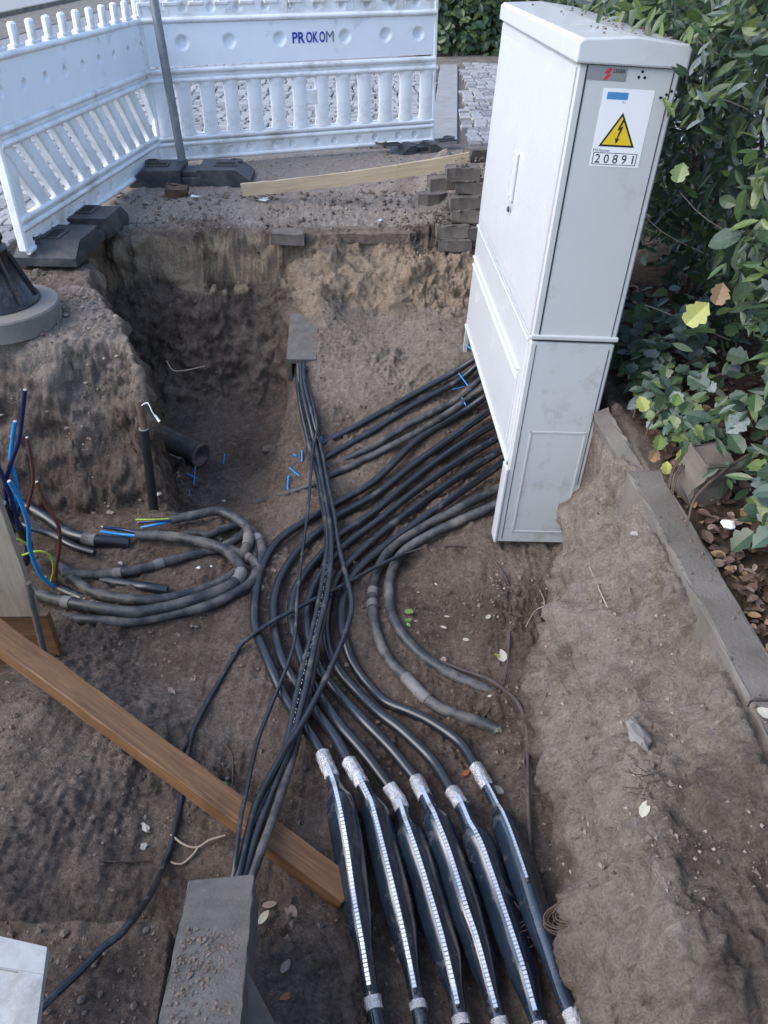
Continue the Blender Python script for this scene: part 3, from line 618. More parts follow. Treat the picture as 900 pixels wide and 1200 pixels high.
# rubber feet
def foot(label, loc, rz, L=.85, Wd=.36):
    t = thing('barrier_foot', label, 'barrier foot', loc, (0, 0, rz), 'black barrier feet')
    for sx in (-1, 1):
        mb = MB(); a, c = .06, L/2
        prf = [(a, 0), (c, 0), (c, .045), (c-.10, .115), (a, .115)]
        mb.prism([(x*sx, z) for x, z in (prf if sx > 0 else prf[::-1])], Wd, lambda p, q, hh: (p, Wd/2-hh, q)); mb.build('end_block', MT['rubber'], t, local=True)
        mb = MB(); mb.box((sx*.24, 0, .118), (.16, .10, .010), None, .003); mb.lathe([(.05, 0), (.05, .012), (.035, .014), (.035, .004), (0, .004)], (sx*.30, Wd*.30, .113), 14); mb.build('slot_rim', MT['rubber'], t, local=True)
        mb = MB(); mb.box((sx*.24, 0, .1235), (.13, .06, .003)); mb.build('slot', MT['hole'], t, local=True)
    mb = MB(); mb.box((0, 0, .045), (.125, Wd*.55, .09), None, .004); mb.box((0, -Wd*.38, .03), (.125, .05, .06), None, .004); mb.box((0, Wd*.38, .03), (.125, .05, .06), None, .004); mb.build('middle_web', MT['rubber'], t, local=True)
    return t
foot('black rubber barrier foot under the joint of the two barriers', (-1.36, 6.02, .0), .03, .84, .34)
foot('black rubber barrier foot beneath the near end of the slanted barrier', (-1.80, 4.72, -.02), 1.50, .86, .34)
foot('black rubber barrier foot half covered by the spoil heap at the right', (.28, 7.02, -.05), .35, .42, .24)
mb = MB(); mb.tube([(-1.459,6.16,0.108),(-1.498,6.16,1.091)]+[(-1.53, 6.17, 1.75)], .030, 4, cap=True); tag(mb.build('steel_post', MT['steel']), 'grey square steel post standing in the black rubber foot', 'post')

# ================================================================ black cone, concrete disc
cx, cy = -1.83, 3.63; dz0 = hz(-1.6, 3.6)
mb = MB(); mb.lathe([(.265, -.06), (.27, .03)], (cx+.02, cy-.02, .0), 48).lathe([(.27, .03), (.264, .038)], (cx+.02, cy-.02, .0), 48).lathe([(.264, .038), (.15, .040), (0, .040)], (cx+.02, cy-.02, .0), 48); rough_ = mb.build('concrete_disc', MT['disc']); tag(rough_, 'round flat concrete base under the black cone', 'concrete base')
cone = thing('post_base', 'black ribbed plastic cone base standing on the concrete disc', 'post base', (cx, cy, .041))
mb = MB(); mb.lathe([(.20, 0), (.20, .015), (.178, .022), (.102, .23), (.112, .235), (.112, .25), (.096, .255), (.096, .28), (.106, .285), (.100, .32), (.065, .325), (.06, .28), (0, .27)], (0, 0, 0), 32); mb.build('cone_body', MT['cone'], cone, local=True)
for k in range(8):
    a = k*math.pi/4+.25; mb = MB(); ca, sa = math.cos(a), math.sin(a)
    vs = []
    for r0, z_ in ((.180, .02), (.104, .23)):
        for (dr, dt) in ((0, -.008), (.014, -.006), (.014, .006), (0, .008)): vs.append(((r0+dr)*ca-dt*sa, (r0+dr)*sa+dt*ca, z_))
    mb.add(vs, [(0, 1, 5, 4), (1, 2, 6, 5), (2, 3, 7, 6), (4, 5, 6, 7)]); mb.build('rib', MT['cone'], cone, local=True)

# ================================================================ pavers, plank, bits at the back
pl = [('lying on the very top of the stack, next to the plank end', .47, 5.06, .285, .03), ('second from the top of the stack, its end towards the cabinet', .535, 5.07, .205, -.04), ('at the left of the second course, set back in shadow', .375, 5.20, .195, .1),
      ('third course of the stack, with a pale patch', .50, 5.04, .125, .03), ('fourth course of the stack, slightly tilted', .51, 5.03, .045, -.05), ('jutting left in the fifth course', .42, 4.985, -.035, .02),
      ('right end of the fifth course beside the cabinet', .60, 5.00, -.04, .1), ('half buried under the stack in spoil', .44, 4.96, -.105, -.03), ('highest, leaning behind the top of the stack', .60, 5.32, .33, .3), ('behind the third course, near the cabinet', .66, 5.2, .12, .2)]
for i, (txt, x, y, z, rz) in enumerate(pl):
    mb = MB(); rough_box(mb, (x, y, z), (.20, .10, .074), (random.uniform(-.09, .09), random.uniform(-.09, .09), rz*1.6), (2, 3, 2), .0045, i); tag(mb.build('paver', MT['paver']), 'grey concrete paver '+txt, 'paver', 'loose grey pavers stacked beside the cabinet')
def hexpaver(c, s, hgt, rz):
    mb = MB(); poly = [(s*1.0*math.cos(a), s*.62*math.sin(a)) for a in (math.pi*q/8 for q in (1, 3, 5, 7, 9, 11, 13, 15))]
    mb.prism(poly, hgt, lambda a, b_, hh: (c[0]+a*math.cos(rz)-b_*math.sin(rz), c[1]+a*math.sin(rz)+b_*math.cos(rz), c[2]+hh)); return mb
p_ = [(0.311,5.366,0.0)][0]; tag(hexpaver((p_[0], p_[1]+.05, .0), .10, .08, .2).build('paver', MT['paver']), 'grey eight sided paver lying alone left of the paver stack', 'paver')
p_ = [(-0.588,4.885,-0.04)][0]; mb = MB(); rough_box(mb, (p_[0], p_[1]+.05, -.055), (.20, .10, .075), (.1, .05, .08), (2, 3, 2), .003, 44); tag(mb.build('paver', MT['paver']), 'half buried paver at the back edge of the trench', 'paver')
p_ = [(-0.094,4.937,-0.03)][0]; mb = MB(); rough_box(mb, (p_[0], p_[1]+.08, -.072), (.55, .12, .06), (.05, .0, -.03), (2, 8, 2), .004, 45); tag(mb.build('slab_edge', MT['clod']), 'long buried slab edge at the back rim of the trench', 'slab')
p_ = [(-1.386,5.571,0.0)][0]; mb = MB(); rough_box(mb, (p_[0], p_[1], .035), (.14, .08, .09), (.3, .25, .2), (2, 2, 2), .012, 46); tag(mb.build('brick_shard', MT['rust']), 'brown broken brick piece in front of the rubber foot', 'brick piece')
A_ = Vector([(-0.92,5.42,0.087)][0]); B2 = Vector([(0.528,5.22,0.317)][0]); d_ = B2-A_
pk_ = MB(); rough_box(pk_, (0, 0, 0), (d_.length, .026, .078), (0, 0, 0), (2, 16, 2), .0015, 5); pk_.v = [(p[0], p[1], p[2]+.018*((2*p[0]/d_.length)**2-.5)) for p in pk_.v]; o = pk_.build('plank', MT['plank'], loc=(0, 0, 0)); o.location = (A_+B2)/2; o.rotation_euler = (0, -math.asin(d_.z/d_.length), math.atan2(d_.y, d_.x)); tag(o, 'long pale sawn plank lying across the spoil onto the pavers', 'plank')
for i, (u, v, s, txt) in enumerate(((232, 237, .05, 'white crumpled scrap on the soil left of the plank'), (308, 241, .045, 'white paper scrap below the plank'), (443, 254, .03, 'tiny white scrap on the back rim'))):
    q_ = ([(-1.232,5.487,0.0),(-0.793,5.405,0.0),(-0.038,5.154,0.0)])[i]; mb = MB()
    vs = [(q_[0]+s*random.uniform(-1, 1), q_[1]+s*random.uniform(-.6, .6), hz(q_[0], q_[1])+random.uniform(.008, .03)) for _ in range(7)]
    mb.add(vs, [(0, 1, 2), (1, 2, 3), (2, 3, 4), (4, 5, 6), (0, 5, 2), (1, 6, 3)]); tag(mb.build('scrap', MT['white']), txt, 'scrap')

# ================================================================ ducts, timber, boards
def lump_mesh(mb, c, s, flat=.6, mi=0, sub=1):
    bm = bmesh.new(); bmesh.ops.create_icosphere(bm, subdivisions=sub, radius=1); rg = [random.uniform(.7, 1.2) for _ in bm.verts]; a = random.random()*6; ca, sa = math.cos(a), math.sin(a); e = random.uniform(.65, 1)
    bm.verts.index_update(); vs = []
    for v in bm.verts:
        q = v.co*rg[v.index]; x, y, z = q.x*s, q.y*s*e, q.z*s*flat; vs.append((c[0]+x*ca-y*sa, c[1]+x*sa+y*ca, c[2]+z))
    mb.add(vs, [[v.index for v in f.verts] for f in bm.faces], mi); bm.free()

def duct(name, label, cat, rear, front, wdt, hgt, m, rz=None):
    a, b_ = Vector(rear), Vector(front); d_ = b_-a; t = thing(name, label, cat, b_)
    ax = d_.normalized(); sd = ax.cross(Vector((0, 0, 1))).normalized(); upv = sd.cross(ax).normalized(); M_ = Matrix((sd, -ax, upv)).transposed()
    Ln = d_.length
    for nm, c, dd in (('top_slab', (0, Ln/2, -.014), (wdt, Ln, .028)), ('side_wall', (-wdt/2+.013, Ln/2, -.028-hgt/2), (.026, Ln, hgt)), ('side_wall', (wdt/2-.013, Ln/2, -.028-hgt/2), (.026, Ln, hgt))):
        mb = MB(); rough_box(mb, M_ @ Vector(c), dd, M_, (3, 14, 3), .0016, 3); mb.build(nm, m, t, local=True)
    return t
r_ = [(-0.464,4.462,-0.36),(-0.452,4.021,-0.44)]
duct('cable_duct', 'small grey concrete cable duct poking out of the back soil', 'cable duct', r_[0], r_[1], .165, .12, MT['concrete'])
r_ = [(-0.36,0.65,-0.27),(-0.405,1.077,-0.46)]
dn = duct('cable_trough', 'large grey concrete cable trough at the front bottom edge', 'cable trough', r_[0], r_[1], .162, .10, MT['concrete'])
mb = MB(); A3, B3 = Vector(r_[0]), Vector(r_[1])
for _ in range(600):
    q_ = random.random()**.7*.62; p = A3.lerp(B3, q_)+Vector((random.uniform(-.072, .072), 0, .0)); lump_mesh(mb, (p.x, p.y, p.z+.001), .0014*4.5**(random.random()**2), .45, 0, 1)
tag(mb.build('caked_soil', MT['clod']), kind='stuff')
bm_ = [(-1.351,1.896,-0.33),(-0.101,1.184,-0.742)]; a, b_ = Vector(bm_[0]), Vector(bm_[1]); d_ = b_-a
mb = MB(); rough_box(mb, (0, 0, 0), (d_.length, .082, .05), (0, 0, 0), (3, 24, 3), .0012, 6); o = mb.build('timber_beam', MT['beam'], loc=(0, 0, 0)); o.location = (a+b_)/2
o.rotation_euler = (Matrix((d_.normalized(), Vector((0, 0, 1)).cross(d_).normalized(), d_.normalized().cross(Vector((0, 0, 1)).cross(d_).normalized()).normalized())).transposed() @ Euler((-.12, 0, 0)).to_matrix()).to_euler(); tag(o, 'brown timber beam slanting down across the trench', 'beam')
pq = [(-1.176,2.05,0.09),(-1.216,2.05,-0.499),(-1.236,2.05,-0.638)]
xr = pq[1][0]
mb = MB(); rough_box(mb, (xr-.20, 2.07, (.42+pq[1][2])/2), (.40, .03, .42-pq[1][2]), (0, 0, 0), (3, 10, 3), .0015, 9)
pb = tag(mb.build('shoring_board', MT['post']), 'weathered upright shoring board at the left edge', 'board')
mb = MB(); rough_box(mb, (xr-.2, 2.105, pq[2][2]-.02), (.42, .03, .26), (0, 0, 0), (3, 6, 3), .0015, 10); tag(mb.build('shoring_board', MT['beam']), 'orange brown board behind the foot of the upright board', 'board')
mb = MB(); mb.tube([(-1.198,2.03,-0.319),(-1.221,2.025,-0.647)], .011, 10); tag(mb.build('thin_pipe', MT['pipe']), 'thin grey pipe against the shoring board edge', 'pipe')
q = [(-0.905,0.84,-0.22),(-0.685,0.794,-0.22),(-0.641,0.609,-0.2),(-0.797,0.609,-0.2)]
wb = thing('panel_cover', 'pale grey panel cover with a recess lying at the bottom left corner', 'panel', (q[1][0]-.1, q[1][1]-.05, -.22))
def quad(name, P4, th, m, par):
    vs = [Vector(p)-OFF[par] for p in P4]; mb = MB(); mb.add([v-Vector((0, 0, th)) for v in vs]+vs, [(3, 2, 1, 0), (4, 5, 6, 7)]+[(i, (i+1) % 4, 4+(i+1) % 4, 4+i) for i in range(4)])
    return mb.build(name, m, par, local=True)
def lerp4(P4, a, b_): 
    p, q_, r_, s_ = [Vector(x) for x in P4]; return (p*(1-a)+q_*a)*(1-b_)+(s_*(1-a)+r_*a)*b_
P4 = q
fr_ = [(0, 0, 1, .25), (0, .25, .76, 1.0), (.76, .25, 1, 1)]
quad('frame', [lerp4(P4, 0, 0), lerp4(P4, 1, 0), lerp4(P4, 1, .30), lerp4(P4, 0, .30)], .022, MT['cover'], wb)
quad('frame', [lerp4(P4, .74, .303), lerp4(P4, 1, .303), lerp4(P4, 1, 1), lerp4(P4, .74, 1)], .022, MT['cover'], wb)
quad('recessed_plate', [Vector(p)-Vector((0, 0, .012)) for p in (lerp4(P4, 0, .305), lerp4(P4, .737, .305), lerp4(P4, .737, 1), lerp4(P4, 0, 1))], .008, MT['cover'], wb)
q = [(-1.09,0.963,-0.44),(-0.5,0.974,-0.47),(-0.459,0.587,-0.4),(-0.901,0.587,-0.4)]; n_ = 70; vs = []
for j in range(n_+1):
    for i in range(n_+1):
        a, c = i/n_, j/n_; p = lerp4(q, a, c); rr_ = max(0, a-.90)/.10; e_ = max(0, 1-c/.03)
        if a > .90 and c < .1: p = p+Vector((0, -.025*(rr_**2)*(1-c/.1), 0))
        p.z += .010*float(noise(np.array([p.x*16]), np.array([p.y*16]), 61)[0])+.007*float(noise(np.array([p.x*45]), np.array([p.y*45]), 62)[0])
        if i in (0, n_) or j in (0, n_): p.z -= .06
        vs.append(p)
mb = MB(); mb.add(vs, [(j*(n_+1)+i, (j+1)*(n_+1)+i, (j+1)*(n_+1)+i+1, j*(n_+1)+i+1)[::1] for j in range(n_) for i in range(n_)], 0, True)
slab_o = tag(mb.build('covered_slab', MT['soil']), 'flat slab covered in dark soil at the lower left', 'slab')
mb = MB(); q = [(-0.308,0.815,-0.42),(-0.233,0.699,-0.4)]; mb.add([(q[0][0]-.01, q[0][1]+.03, -.36), (q[1][0]+.03, q[1][1], -.45), (q[0][0]-.02, q[1][1]-.15, -.42), (q[0][0], q[0][1]+.03, -.50), (q[1][0]+.03, q[1][1], -.60), (q[0][0]-.02, q[1][1]-.15, -.6)], [(0, 2, 1), (0, 1, 4, 3), (1, 2, 5, 4), (2, 0, 3, 5)])
tag(mb.build('stone_wedge', MT['stone']), 'pale wedge of stone beside the concrete trough', 'stone')
# stake with sleeve, string, two old pipes in the pit
st = [(-1.088,3.16,-0.237),(-1.084,3.14,-0.369),(-1.097,3.08,-0.828)]
t = thing('stake', 'brown stake in a black sleeve at the corner of the soil block', 'stake', st[2])
mb = MB(); mb.tube([Vector(p)-OFF[t] for p in st[:2]], .018, 8); mb.build('stake_top', MT['rust'], t, local=True)
mb = MB(); mb.tube([Vector(p)-OFF[t] for p in st[1:]], [.021, .022], 14); mb.build('sleeve', MT['cone'], t, local=True)
mb = MB(); mb.lathe([(.018, 0), (.0235, 0), (.0235, .006), (.018, .006)], Vector(st[1])-OFF[t], 14); mb.build('sleeve_rim', MT['tape'], t, local=True)
mb = MB(); mb.tube(spline([(-1.07,3.13,-0.242),(-1.035,3.11,-0.218),(-1.02,3.1,-0.255),(-0.998,3.09,-0.297)]), .0025, 6); mb.tube([(-1.008,3.1,-0.272),(-0.992,3.09,-0.301)], [.0025, .006], 6); tag(mb.build('string', MT['white']), 'short white frayed string on top of the stake', 'string')
pp = [(-1.353,3.846,-0.95),(-1.16,3.743,-0.97),(-1.276,3.969,-0.9),(-1.037,3.823,-0.93)]
for i, txt in enumerate(('grey old pipe in the pit with its broken end nearest', 'dark old pipe lying behind the grey one in the pit')):
    a, b_ = Vector(pp[2*i]), Vector(pp[2*i+1]); d_ = (b_-a); a = a-d_*.5
    t = thing('old_pipe', txt, 'pipe', b_, group='two old pipes in the pit'); Q = (b_-a).to_track_quat('Z', 'Y').to_matrix(); Ln = (b_-a).length
    mb = MB(); rr = .066; mb.lathe([(rr, -Ln), (rr, -.002), (rr*1.08, 0), (rr*1.05, .015), (rr*.8, .012), (rr*.8, -.25)], (0, 0, 0), 20, rot=Q); mb.build('pipe_wall', MT['pipe'], t, local=True)
    mb = MB(); mb.lathe([(rr*.8, -.12), (0, -.12)], (0, 0, 0), 20, rot=Q); mb.build('pipe_inside', MT['hole'], t, local=True)

# ================================================================ CABLES
def cable(name, pts, r, m, label, cat='cable', group=None, pre=0, seg=10, it=5, build=True, wig=0.0):
    P_ = [Vector(p) for p in pts]
    if pre:
        d_ = (P_[0]-P_[1]).normalized(); P_ = [P_[0]+Vector((d_.x, d_.y, .25))*pre]+P_
    Q = smooth_z(spline(P_, .018), it)
    if wig:
        for i, p in enumerate(Q): p.x += wig*math.sin(i*.31+P_[0].x*9); p.y += wig*math.cos(i*.23)
    mb = MB(); mb.tube(Q, r, seg)
    if not build: return Q, mb
    return tag(mb.build(name, m), label, cat, group)
UC = 'power cables running from the cabinet into the left soil'
ups = [([(0.496,3.89,-0.369),(0.366,3.858,-0.442),(0.153,3.769,-0.526),(-0.044,3.64,-0.577),(-0.198,3.568,-0.632),(-0.293,3.528,-0.664),(-0.366,3.494,-0.684)], 'uppermost black cable leaving the cabinet, farthest back on the slope', 'cable'),
       ([(0.509,3.871,-0.389),(0.383,3.819,-0.477),(0.151,3.696,-0.548),(-0.044,3.575,-0.621),(-0.183,3.499,-0.667),(-0.303,3.434,-0.708),(-0.38,3.408,-0.738)], 'second black cable from the top leaving the cabinet, dusty, one blue tie across it', 'cable'),
       ([(0.522,3.794,-0.43),(0.36,3.704,-0.532),(0.149,3.581,-0.584),(-0.043,3.483,-0.657),(-0.165,3.444,-0.705),(-0.238,3.426,-0.729),(-0.311,3.393,-0.749)], 'third cable from the top, dusty grey, vanishing under the soil early', 'cable_dust'),
       ([(0.527,3.738,-0.456),(0.417,3.698,-0.529),(0.217,3.538,-0.585),(-0.043,3.42,-0.674),(-0.171,3.371,-0.719),(-0.266,3.306,-0.727),(-0.33,3.244,-0.731),(-0.463,3.243,-0.787),(-0.606,3.36,-0.915),(-0.722,3.443,-1.001)], 'fourth cable from the top with blue tape, reaching far left into the soil', 'cable_dust')]
for P3, txt, mm in ups: cable('power_cable', P3, .0170, MT[mm], txt, group=UC, pre=.15)
mains = [
 [(0.53,3.695,-0.492),(0.397,3.642,-0.568),(0.172,3.471,-0.62),(-0.042,3.242,-0.715),(-0.226,3.08,-0.738),(-0.286,3.007,-0.735),(-0.383,2.897,-0.727),(-0.475,2.773,-0.733),(-0.516,2.597,-0.727),(-0.517,2.389,-0.718),(-0.501,2.252,-0.736),(-0.458,2.129,-0.718),(-0.406,1.999,-0.703),(-0.351,1.888,-0.722),(-0.263,1.742,-0.71),(-0.199,1.631,-0.705)],
 [(0.552,3.626,-0.535),(0.35,3.495,-0.619),(0.143,3.332,-0.684),(-0.041,3.156,-0.742),(-0.209,2.982,-0.736),(-0.267,2.887,-0.728),(-0.36,2.779,-0.757),(-0.424,2.576,-0.733),(-0.444,2.42,-0.737),(-0.434,2.302,-0.738),(-0.41,2.178,-0.731),(-0.365,2.036,-0.716),(-0.307,1.939,-0.726),(-0.238,1.826,-0.724),(-0.167,1.708,-0.708),(-0.112,1.595,-0.696)],
 [(0.57,3.562,-0.578),(0.347,3.427,-0.654),(0.142,3.252,-0.717),(-0.04,3.006,-0.729),(-0.202,2.818,-0.729),(-0.259,2.703,-0.729),(-0.335,2.547,-0.727),(-0.368,2.429,-0.74),(-0.362,2.293,-0.734),(-0.336,2.184,-0.742),(-0.287,2.025,-0.735),(-0.227,1.906,-0.737),(-0.153,1.761,-0.713),(-0.072,1.652,-0.715),(0.016,1.525,-0.727)],
 [(0.582,3.486,-0.614),(0.341,3.321,-0.677),(0.138,3.124,-0.709),(-0.039,2.912,-0.728),(-0.182,2.721,-0.72),(-0.27,2.525,-0.722),(-0.303,2.393,-0.739),(-0.297,2.267,-0.741),(-0.276,2.157,-0.747),(-0.23,2.016,-0.734),(-0.161,1.916,-0.745),(-0.067,1.779,-0.721),(0.028,1.676,-0.746),(0.104,1.566,-0.749)],
 [(0.589,3.393,-0.633),(0.334,3.214,-0.701),(0.134,3.001,-0.716),(-0.038,2.796,-0.727),(-0.166,2.6,-0.729),(-0.209,2.463,-0.719),(-0.225,2.308,-0.726),(-0.219,2.19,-0.743),(-0.179,2.051,-0.741),(-0.092,1.933,-0.76),(-0.012,1.826,-0.743),(0.064,1.751,-0.74),(0.16,1.645,-0.759),(0.215,1.514,-0.737)],
 [(0.595,3.322,-0.653),(0.32,3.029,-0.668),(0.131,2.871,-0.712),(-0.037,2.682,-0.722),(-0.125,2.547,-0.727),(-0.162,2.405,-0.719),(-0.166,2.268,-0.72),(-0.142,2.142,-0.736),(-0.105,2.063,-0.767),(-0.047,1.98,-0.786),(0.009,1.905,-0.773),(0.09,1.857,-0.766),(0.168,1.809,-0.767),(0.257,1.727,-0.772),(0.3,1.616,-0.751)]]
JT = [[(-0.199,1.631,-0.705),(-0.154,1.506,-0.691),(-0.122,1.391,-0.695),(-0.096,1.275,-0.728),(-0.076,1.16,-0.748),(-0.054,1.038,-0.735),(-0.035,0.939,-0.751),(-0.019,0.87,-0.753),(0.004,0.763,-0.738)],
      [(-0.112,1.595,-0.696),(-0.061,1.491,-0.691),(-0.026,1.413,-0.729),(0.017,1.245,-0.744),(0.056,1.083,-0.773),(0.082,0.939,-0.774),(0.092,0.865,-0.763),(0.107,0.773,-0.767)],
      [(0.016,1.525,-0.727),(0.048,1.47,-0.739),(0.072,1.372,-0.731),(0.104,1.274,-0.749),(0.134,1.169,-0.765),(0.162,1.056,-0.772),(0.183,0.939,-0.774),(0.193,0.866,-0.768),(0.209,0.776,-0.776)],
      [(0.104,1.566,-0.749),(0.132,1.471,-0.728),(0.161,1.375,-0.723),(0.198,1.267,-0.75),(0.231,1.128,-0.756),(0.258,1.039,-0.783),(0.278,0.931,-0.779),(0.291,0.858,-0.772),(0.308,0.77,-0.758)],
      [(0.215,1.514,-0.737),(0.236,1.452,-0.721),(0.26,1.366,-0.723),(0.289,1.294,-0.738),(0.315,1.2,-0.754),(0.341,1.082,-0.756),(0.362,0.969,-0.749),(0.376,0.862,-0.732),(0.393,0.752,-0.708)],
      [(0.3,1.616,-0.751),(0.324,1.535,-0.74),(0.349,1.446,-0.735),(0.373,1.339,-0.722),(0.395,1.217,-0.716),(0.414,1.094,-0.71),(0.429,0.986,-0.693),(0.44,0.89,-0.681),(0.453,0.826,-0.665),(0.471,0.736,-0.662)]]
JL = ['black cable with a silver closed joint sleeve, the leftmost joint', 'black cable with joint sleeve, second joint from the left', 'black cable with joint sleeve, third joint from the left, lower start',
      'black cable with joint sleeve, fourth joint from the left', 'black cable with joint sleeve, fifth joint from the left, lowest foil band', 'black cable with joint sleeve nearest the right bank, its rail partly buried']
KEY = [[.125, .17, .59, .69, .82], [.125, .18, .63, .74, .83], [.12, .18, .68, .79, .86], [.115, .18, .70, .81, .87], [.115, .19, .72, .83, .88], [.105, .20, .62, .78, .87]]
for i, P3 in enumerate(mains):
    J = JT[i]; t = thing('jointed_cable', JL[i], 'cable', J[0], group='black cables with joint sleeves')
    Q, mb = cable('', P3, .0188, None, None, pre=.15, build=False); mb.build('cable_sheath', MT['cable'], t)
    A = smooth_z(spline([(a[0], a[1], a[2]+.014*min(1, k_/2)) for k_, a in enumerate(J)], .011), 12); n = len(A); k = KEY[i]
    sc = 1.0 if i < 5 else .93
    prof_s = [0, k[0]-.012, k[0], k[1], k[1]+.05, k[1]+.12, k[2]-.15, k[2], k[3], k[4], 1]; prof_r = [.0235, .0235, .0205, .023, .044, .0465, .046, .040, .0225, .020, .0185]
    rad = [float(np.interp(q/(n-1), prof_s, prof_r))*sc for q in range(n)]
    # a wrapped sleeve: flattened on its flanks, faint folds along it
    mb = MB(); seg = 20
    Tn = [(A[min(q+1, n-1)]-A[max(q-1, 0)]).normalized() for q in range(n)]; vs = []
    UPS = []
    i0 = int(n*k[0]*.85)
    for q in range(n):
        sd = Tn[q].cross(Vector((0, 0, 1))).normalized(); u = sd.cross(Tn[q]).normalized(); ca, sa = math.cos(.16), math.sin(.16); u2 = u*ca+sd*sa; UPS.append((u2, Tn[q].cross(u2)))
        for g in range(seg):
            a = 2*math.pi*g/seg; body = (rad[q]/sc-.021)/.021 if rad[q]/sc > .021 else 0
            rr = rad[q]*(1-.10*body*abs(math.sin(2*a))+.12*body*max(0, math.cos(a))**6 + .035*body*float(noise(np.array([q*.12]), np.array([g*.9+i*7]))[0]))
            vs.append(A[q]+(u2*math.cos(a)+UPS[q][1]*math.sin(a))*rr)
    fs = [(q*seg+g, q*seg+(g+1) % seg, (q+1)*seg+(g+1) % seg, (q+1)*seg+g) for q in range(i0, n-1) for g in range(seg)]
    mb.add(vs, fs, 0, True); sl_ = mb.build('joint_sleeve', MT['sleeve'], t)
    def band(a0, a1, grow):
        mb = MB(); qs = list(range(max(0, int(n*a0)), min(n-1, int(n*a1))+1)); qs = qs if len(qs) > 2 else [qs[0], qs[0]+1, qs[0]+2]
        mb.tube([A[q] for q in qs], [rad[q]*grow*random.uniform(.98, 1.025) for q in qs], 18); mb.v = [(p[0]+random.uniform(-.0011, .0011), p[1]+random.uniform(-.0011, .0011), p[2]+random.uniform(-.0011, .0011)) for p in mb.v]; mb.sm = [False]*len(mb.sm); return mb.build('foil_tape', MT['alu'], t)
    band(0, k[0], 1.04)
    band(k[4], min(.999, k[4]+(.035 if i < 5 else .09)), 1.15)
    # stainless closure: a base strip and its row of clips
    q0, q1 = int(n*k[0]*.75), int(n*(k[4] if i < 5 else .52)); mb = MB(); mbase = MB(); path = []
    for q in range(q0, q1):
        path.append(A[q]+UPS[q][0]*(rad[q]*1.10+.0015 if rad[q] > .025 else rad[q]*1.10))
    dist = 0; L_ = [0]
    for q in range(1, len(path)): L_.append(L_[-1]+(path[q]-path[q-1]).length)
    pit = .0105; s_ = .004
    while s_ < L_[-1]-.006:
        q = int(np.searchsorted(L_, s_)); q = max(1, min(q, len(path)-1)); f = (s_-L_[q-1])/max(1e-6, L_[q]-L_[q-1]); c = path[q-1].lerp(path[q], f)
        tt = (path[min(q+1, len(path)-1)]-path[max(q-2, 0)]).normalized(); uu = UPS[q0+q][0]; ss_ = tt.cross(uu).normalized(); uu = ss_.cross(tt)
        M_ = Matrix((ss_, tt, uu)).transposed()
        mb.box(c+uu*.003, (.0130 if i < 5 else .009, pit*.93, .009), M_, .0012); s_ += pit
    tag(mb.build('closure_clips', MT['rail'], sl_), kind='stuff')
    mbase.tube(path, .0048, 6); mbase.build('closure_strip', MT['cone'], sl_)
# dusty pair looping at the right
d1 = [(0.537,3.035,-0.615),(0.319,2.914,-0.658),(0.176,2.86,-0.713),(0.037,2.732,-0.728),(-0.025,2.594,-0.734),(-0.048,2.415,-0.741),(-0.026,2.213,-0.734),(0.019,2.095,-0.755),(0.099,1.983,-0.757),(0.155,1.914,-0.77),(0.219,1.862,-0.768),(0.341,1.813,-0.771),(0.391,1.785,-0.777)]
t = thing('dusty_cable', 'dusty grey cable with tape rings, outer one of the looping pair', 'cable', d1[-1], group='dusty cables looping out of the cabinet')
Q, mb = cable('', d1, .0205, None, None, pre=.15, build=False); mb.build('cable_sheath', MT['cable_dust'], t)
for s_ in (.55, .59, .80, .82, .835): q = int(len(Q)*s_); mb = MB(); mb.tube(Q[q:q+3], .0228, 12); mb.build('tape_ring', MT['tape'], t)
d2 = [(0.506,2.881,-0.601),(0.312,2.82,-0.659),(0.173,2.783,-0.716),(0.078,2.715,-0.748),(0.032,2.581,-0.742),(0.021,2.43,-0.736),(0.04,2.277,-0.728),(0.104,2.163,-0.748),(0.195,2.079,-0.77),(0.295,2.009,-0.776),(0.36,1.973,-0.773),(0.402,1.957,-0.783)]
cable('dusty_cable', d2, .0215, MT['cable_dust'], 'dusty grey cable of the looping pair, inner one, its end buried', group='dusty cables looping out of the cabinet', pre=.15)
cable('brown_wire', [(0.208,2.099,-0.769),(0.3,2.046,-0.763),(0.379,1.994,-0.751),(0.431,1.924,-0.731),(0.468,1.852,-0.72),(0.48,1.75,-0.716),(0.467,1.606,-0.742),(0.446,1.462,-0.737),(0.433,1.341,-0.735),(0.419,1.206,-0.742),(0.429,1.077,-0.736),(0.448,0.998,-0.742)], .0075, MT['wirebrown'], 'dark brown wire hanging along the foot of the right bank', 'wire')
cable('brown_wire', [(0.085,2.69,-0.728),(0.173,2.749,-0.747),(0.276,2.736,-0.722),(0.384,2.653,-0.665),(0.453,2.564,-0.658),(0.499,2.421,-0.664),(0.492,2.288,-0.689),(0.469,2.128,-0.731),(0.436,1.98,-0.754),(0.368,1.861,-0.757),(0.315,1.813,-0.794)], .0038, MT['wirebrown'], 'thin brown wire arching over the bare soil below the cabinet', 'wire')
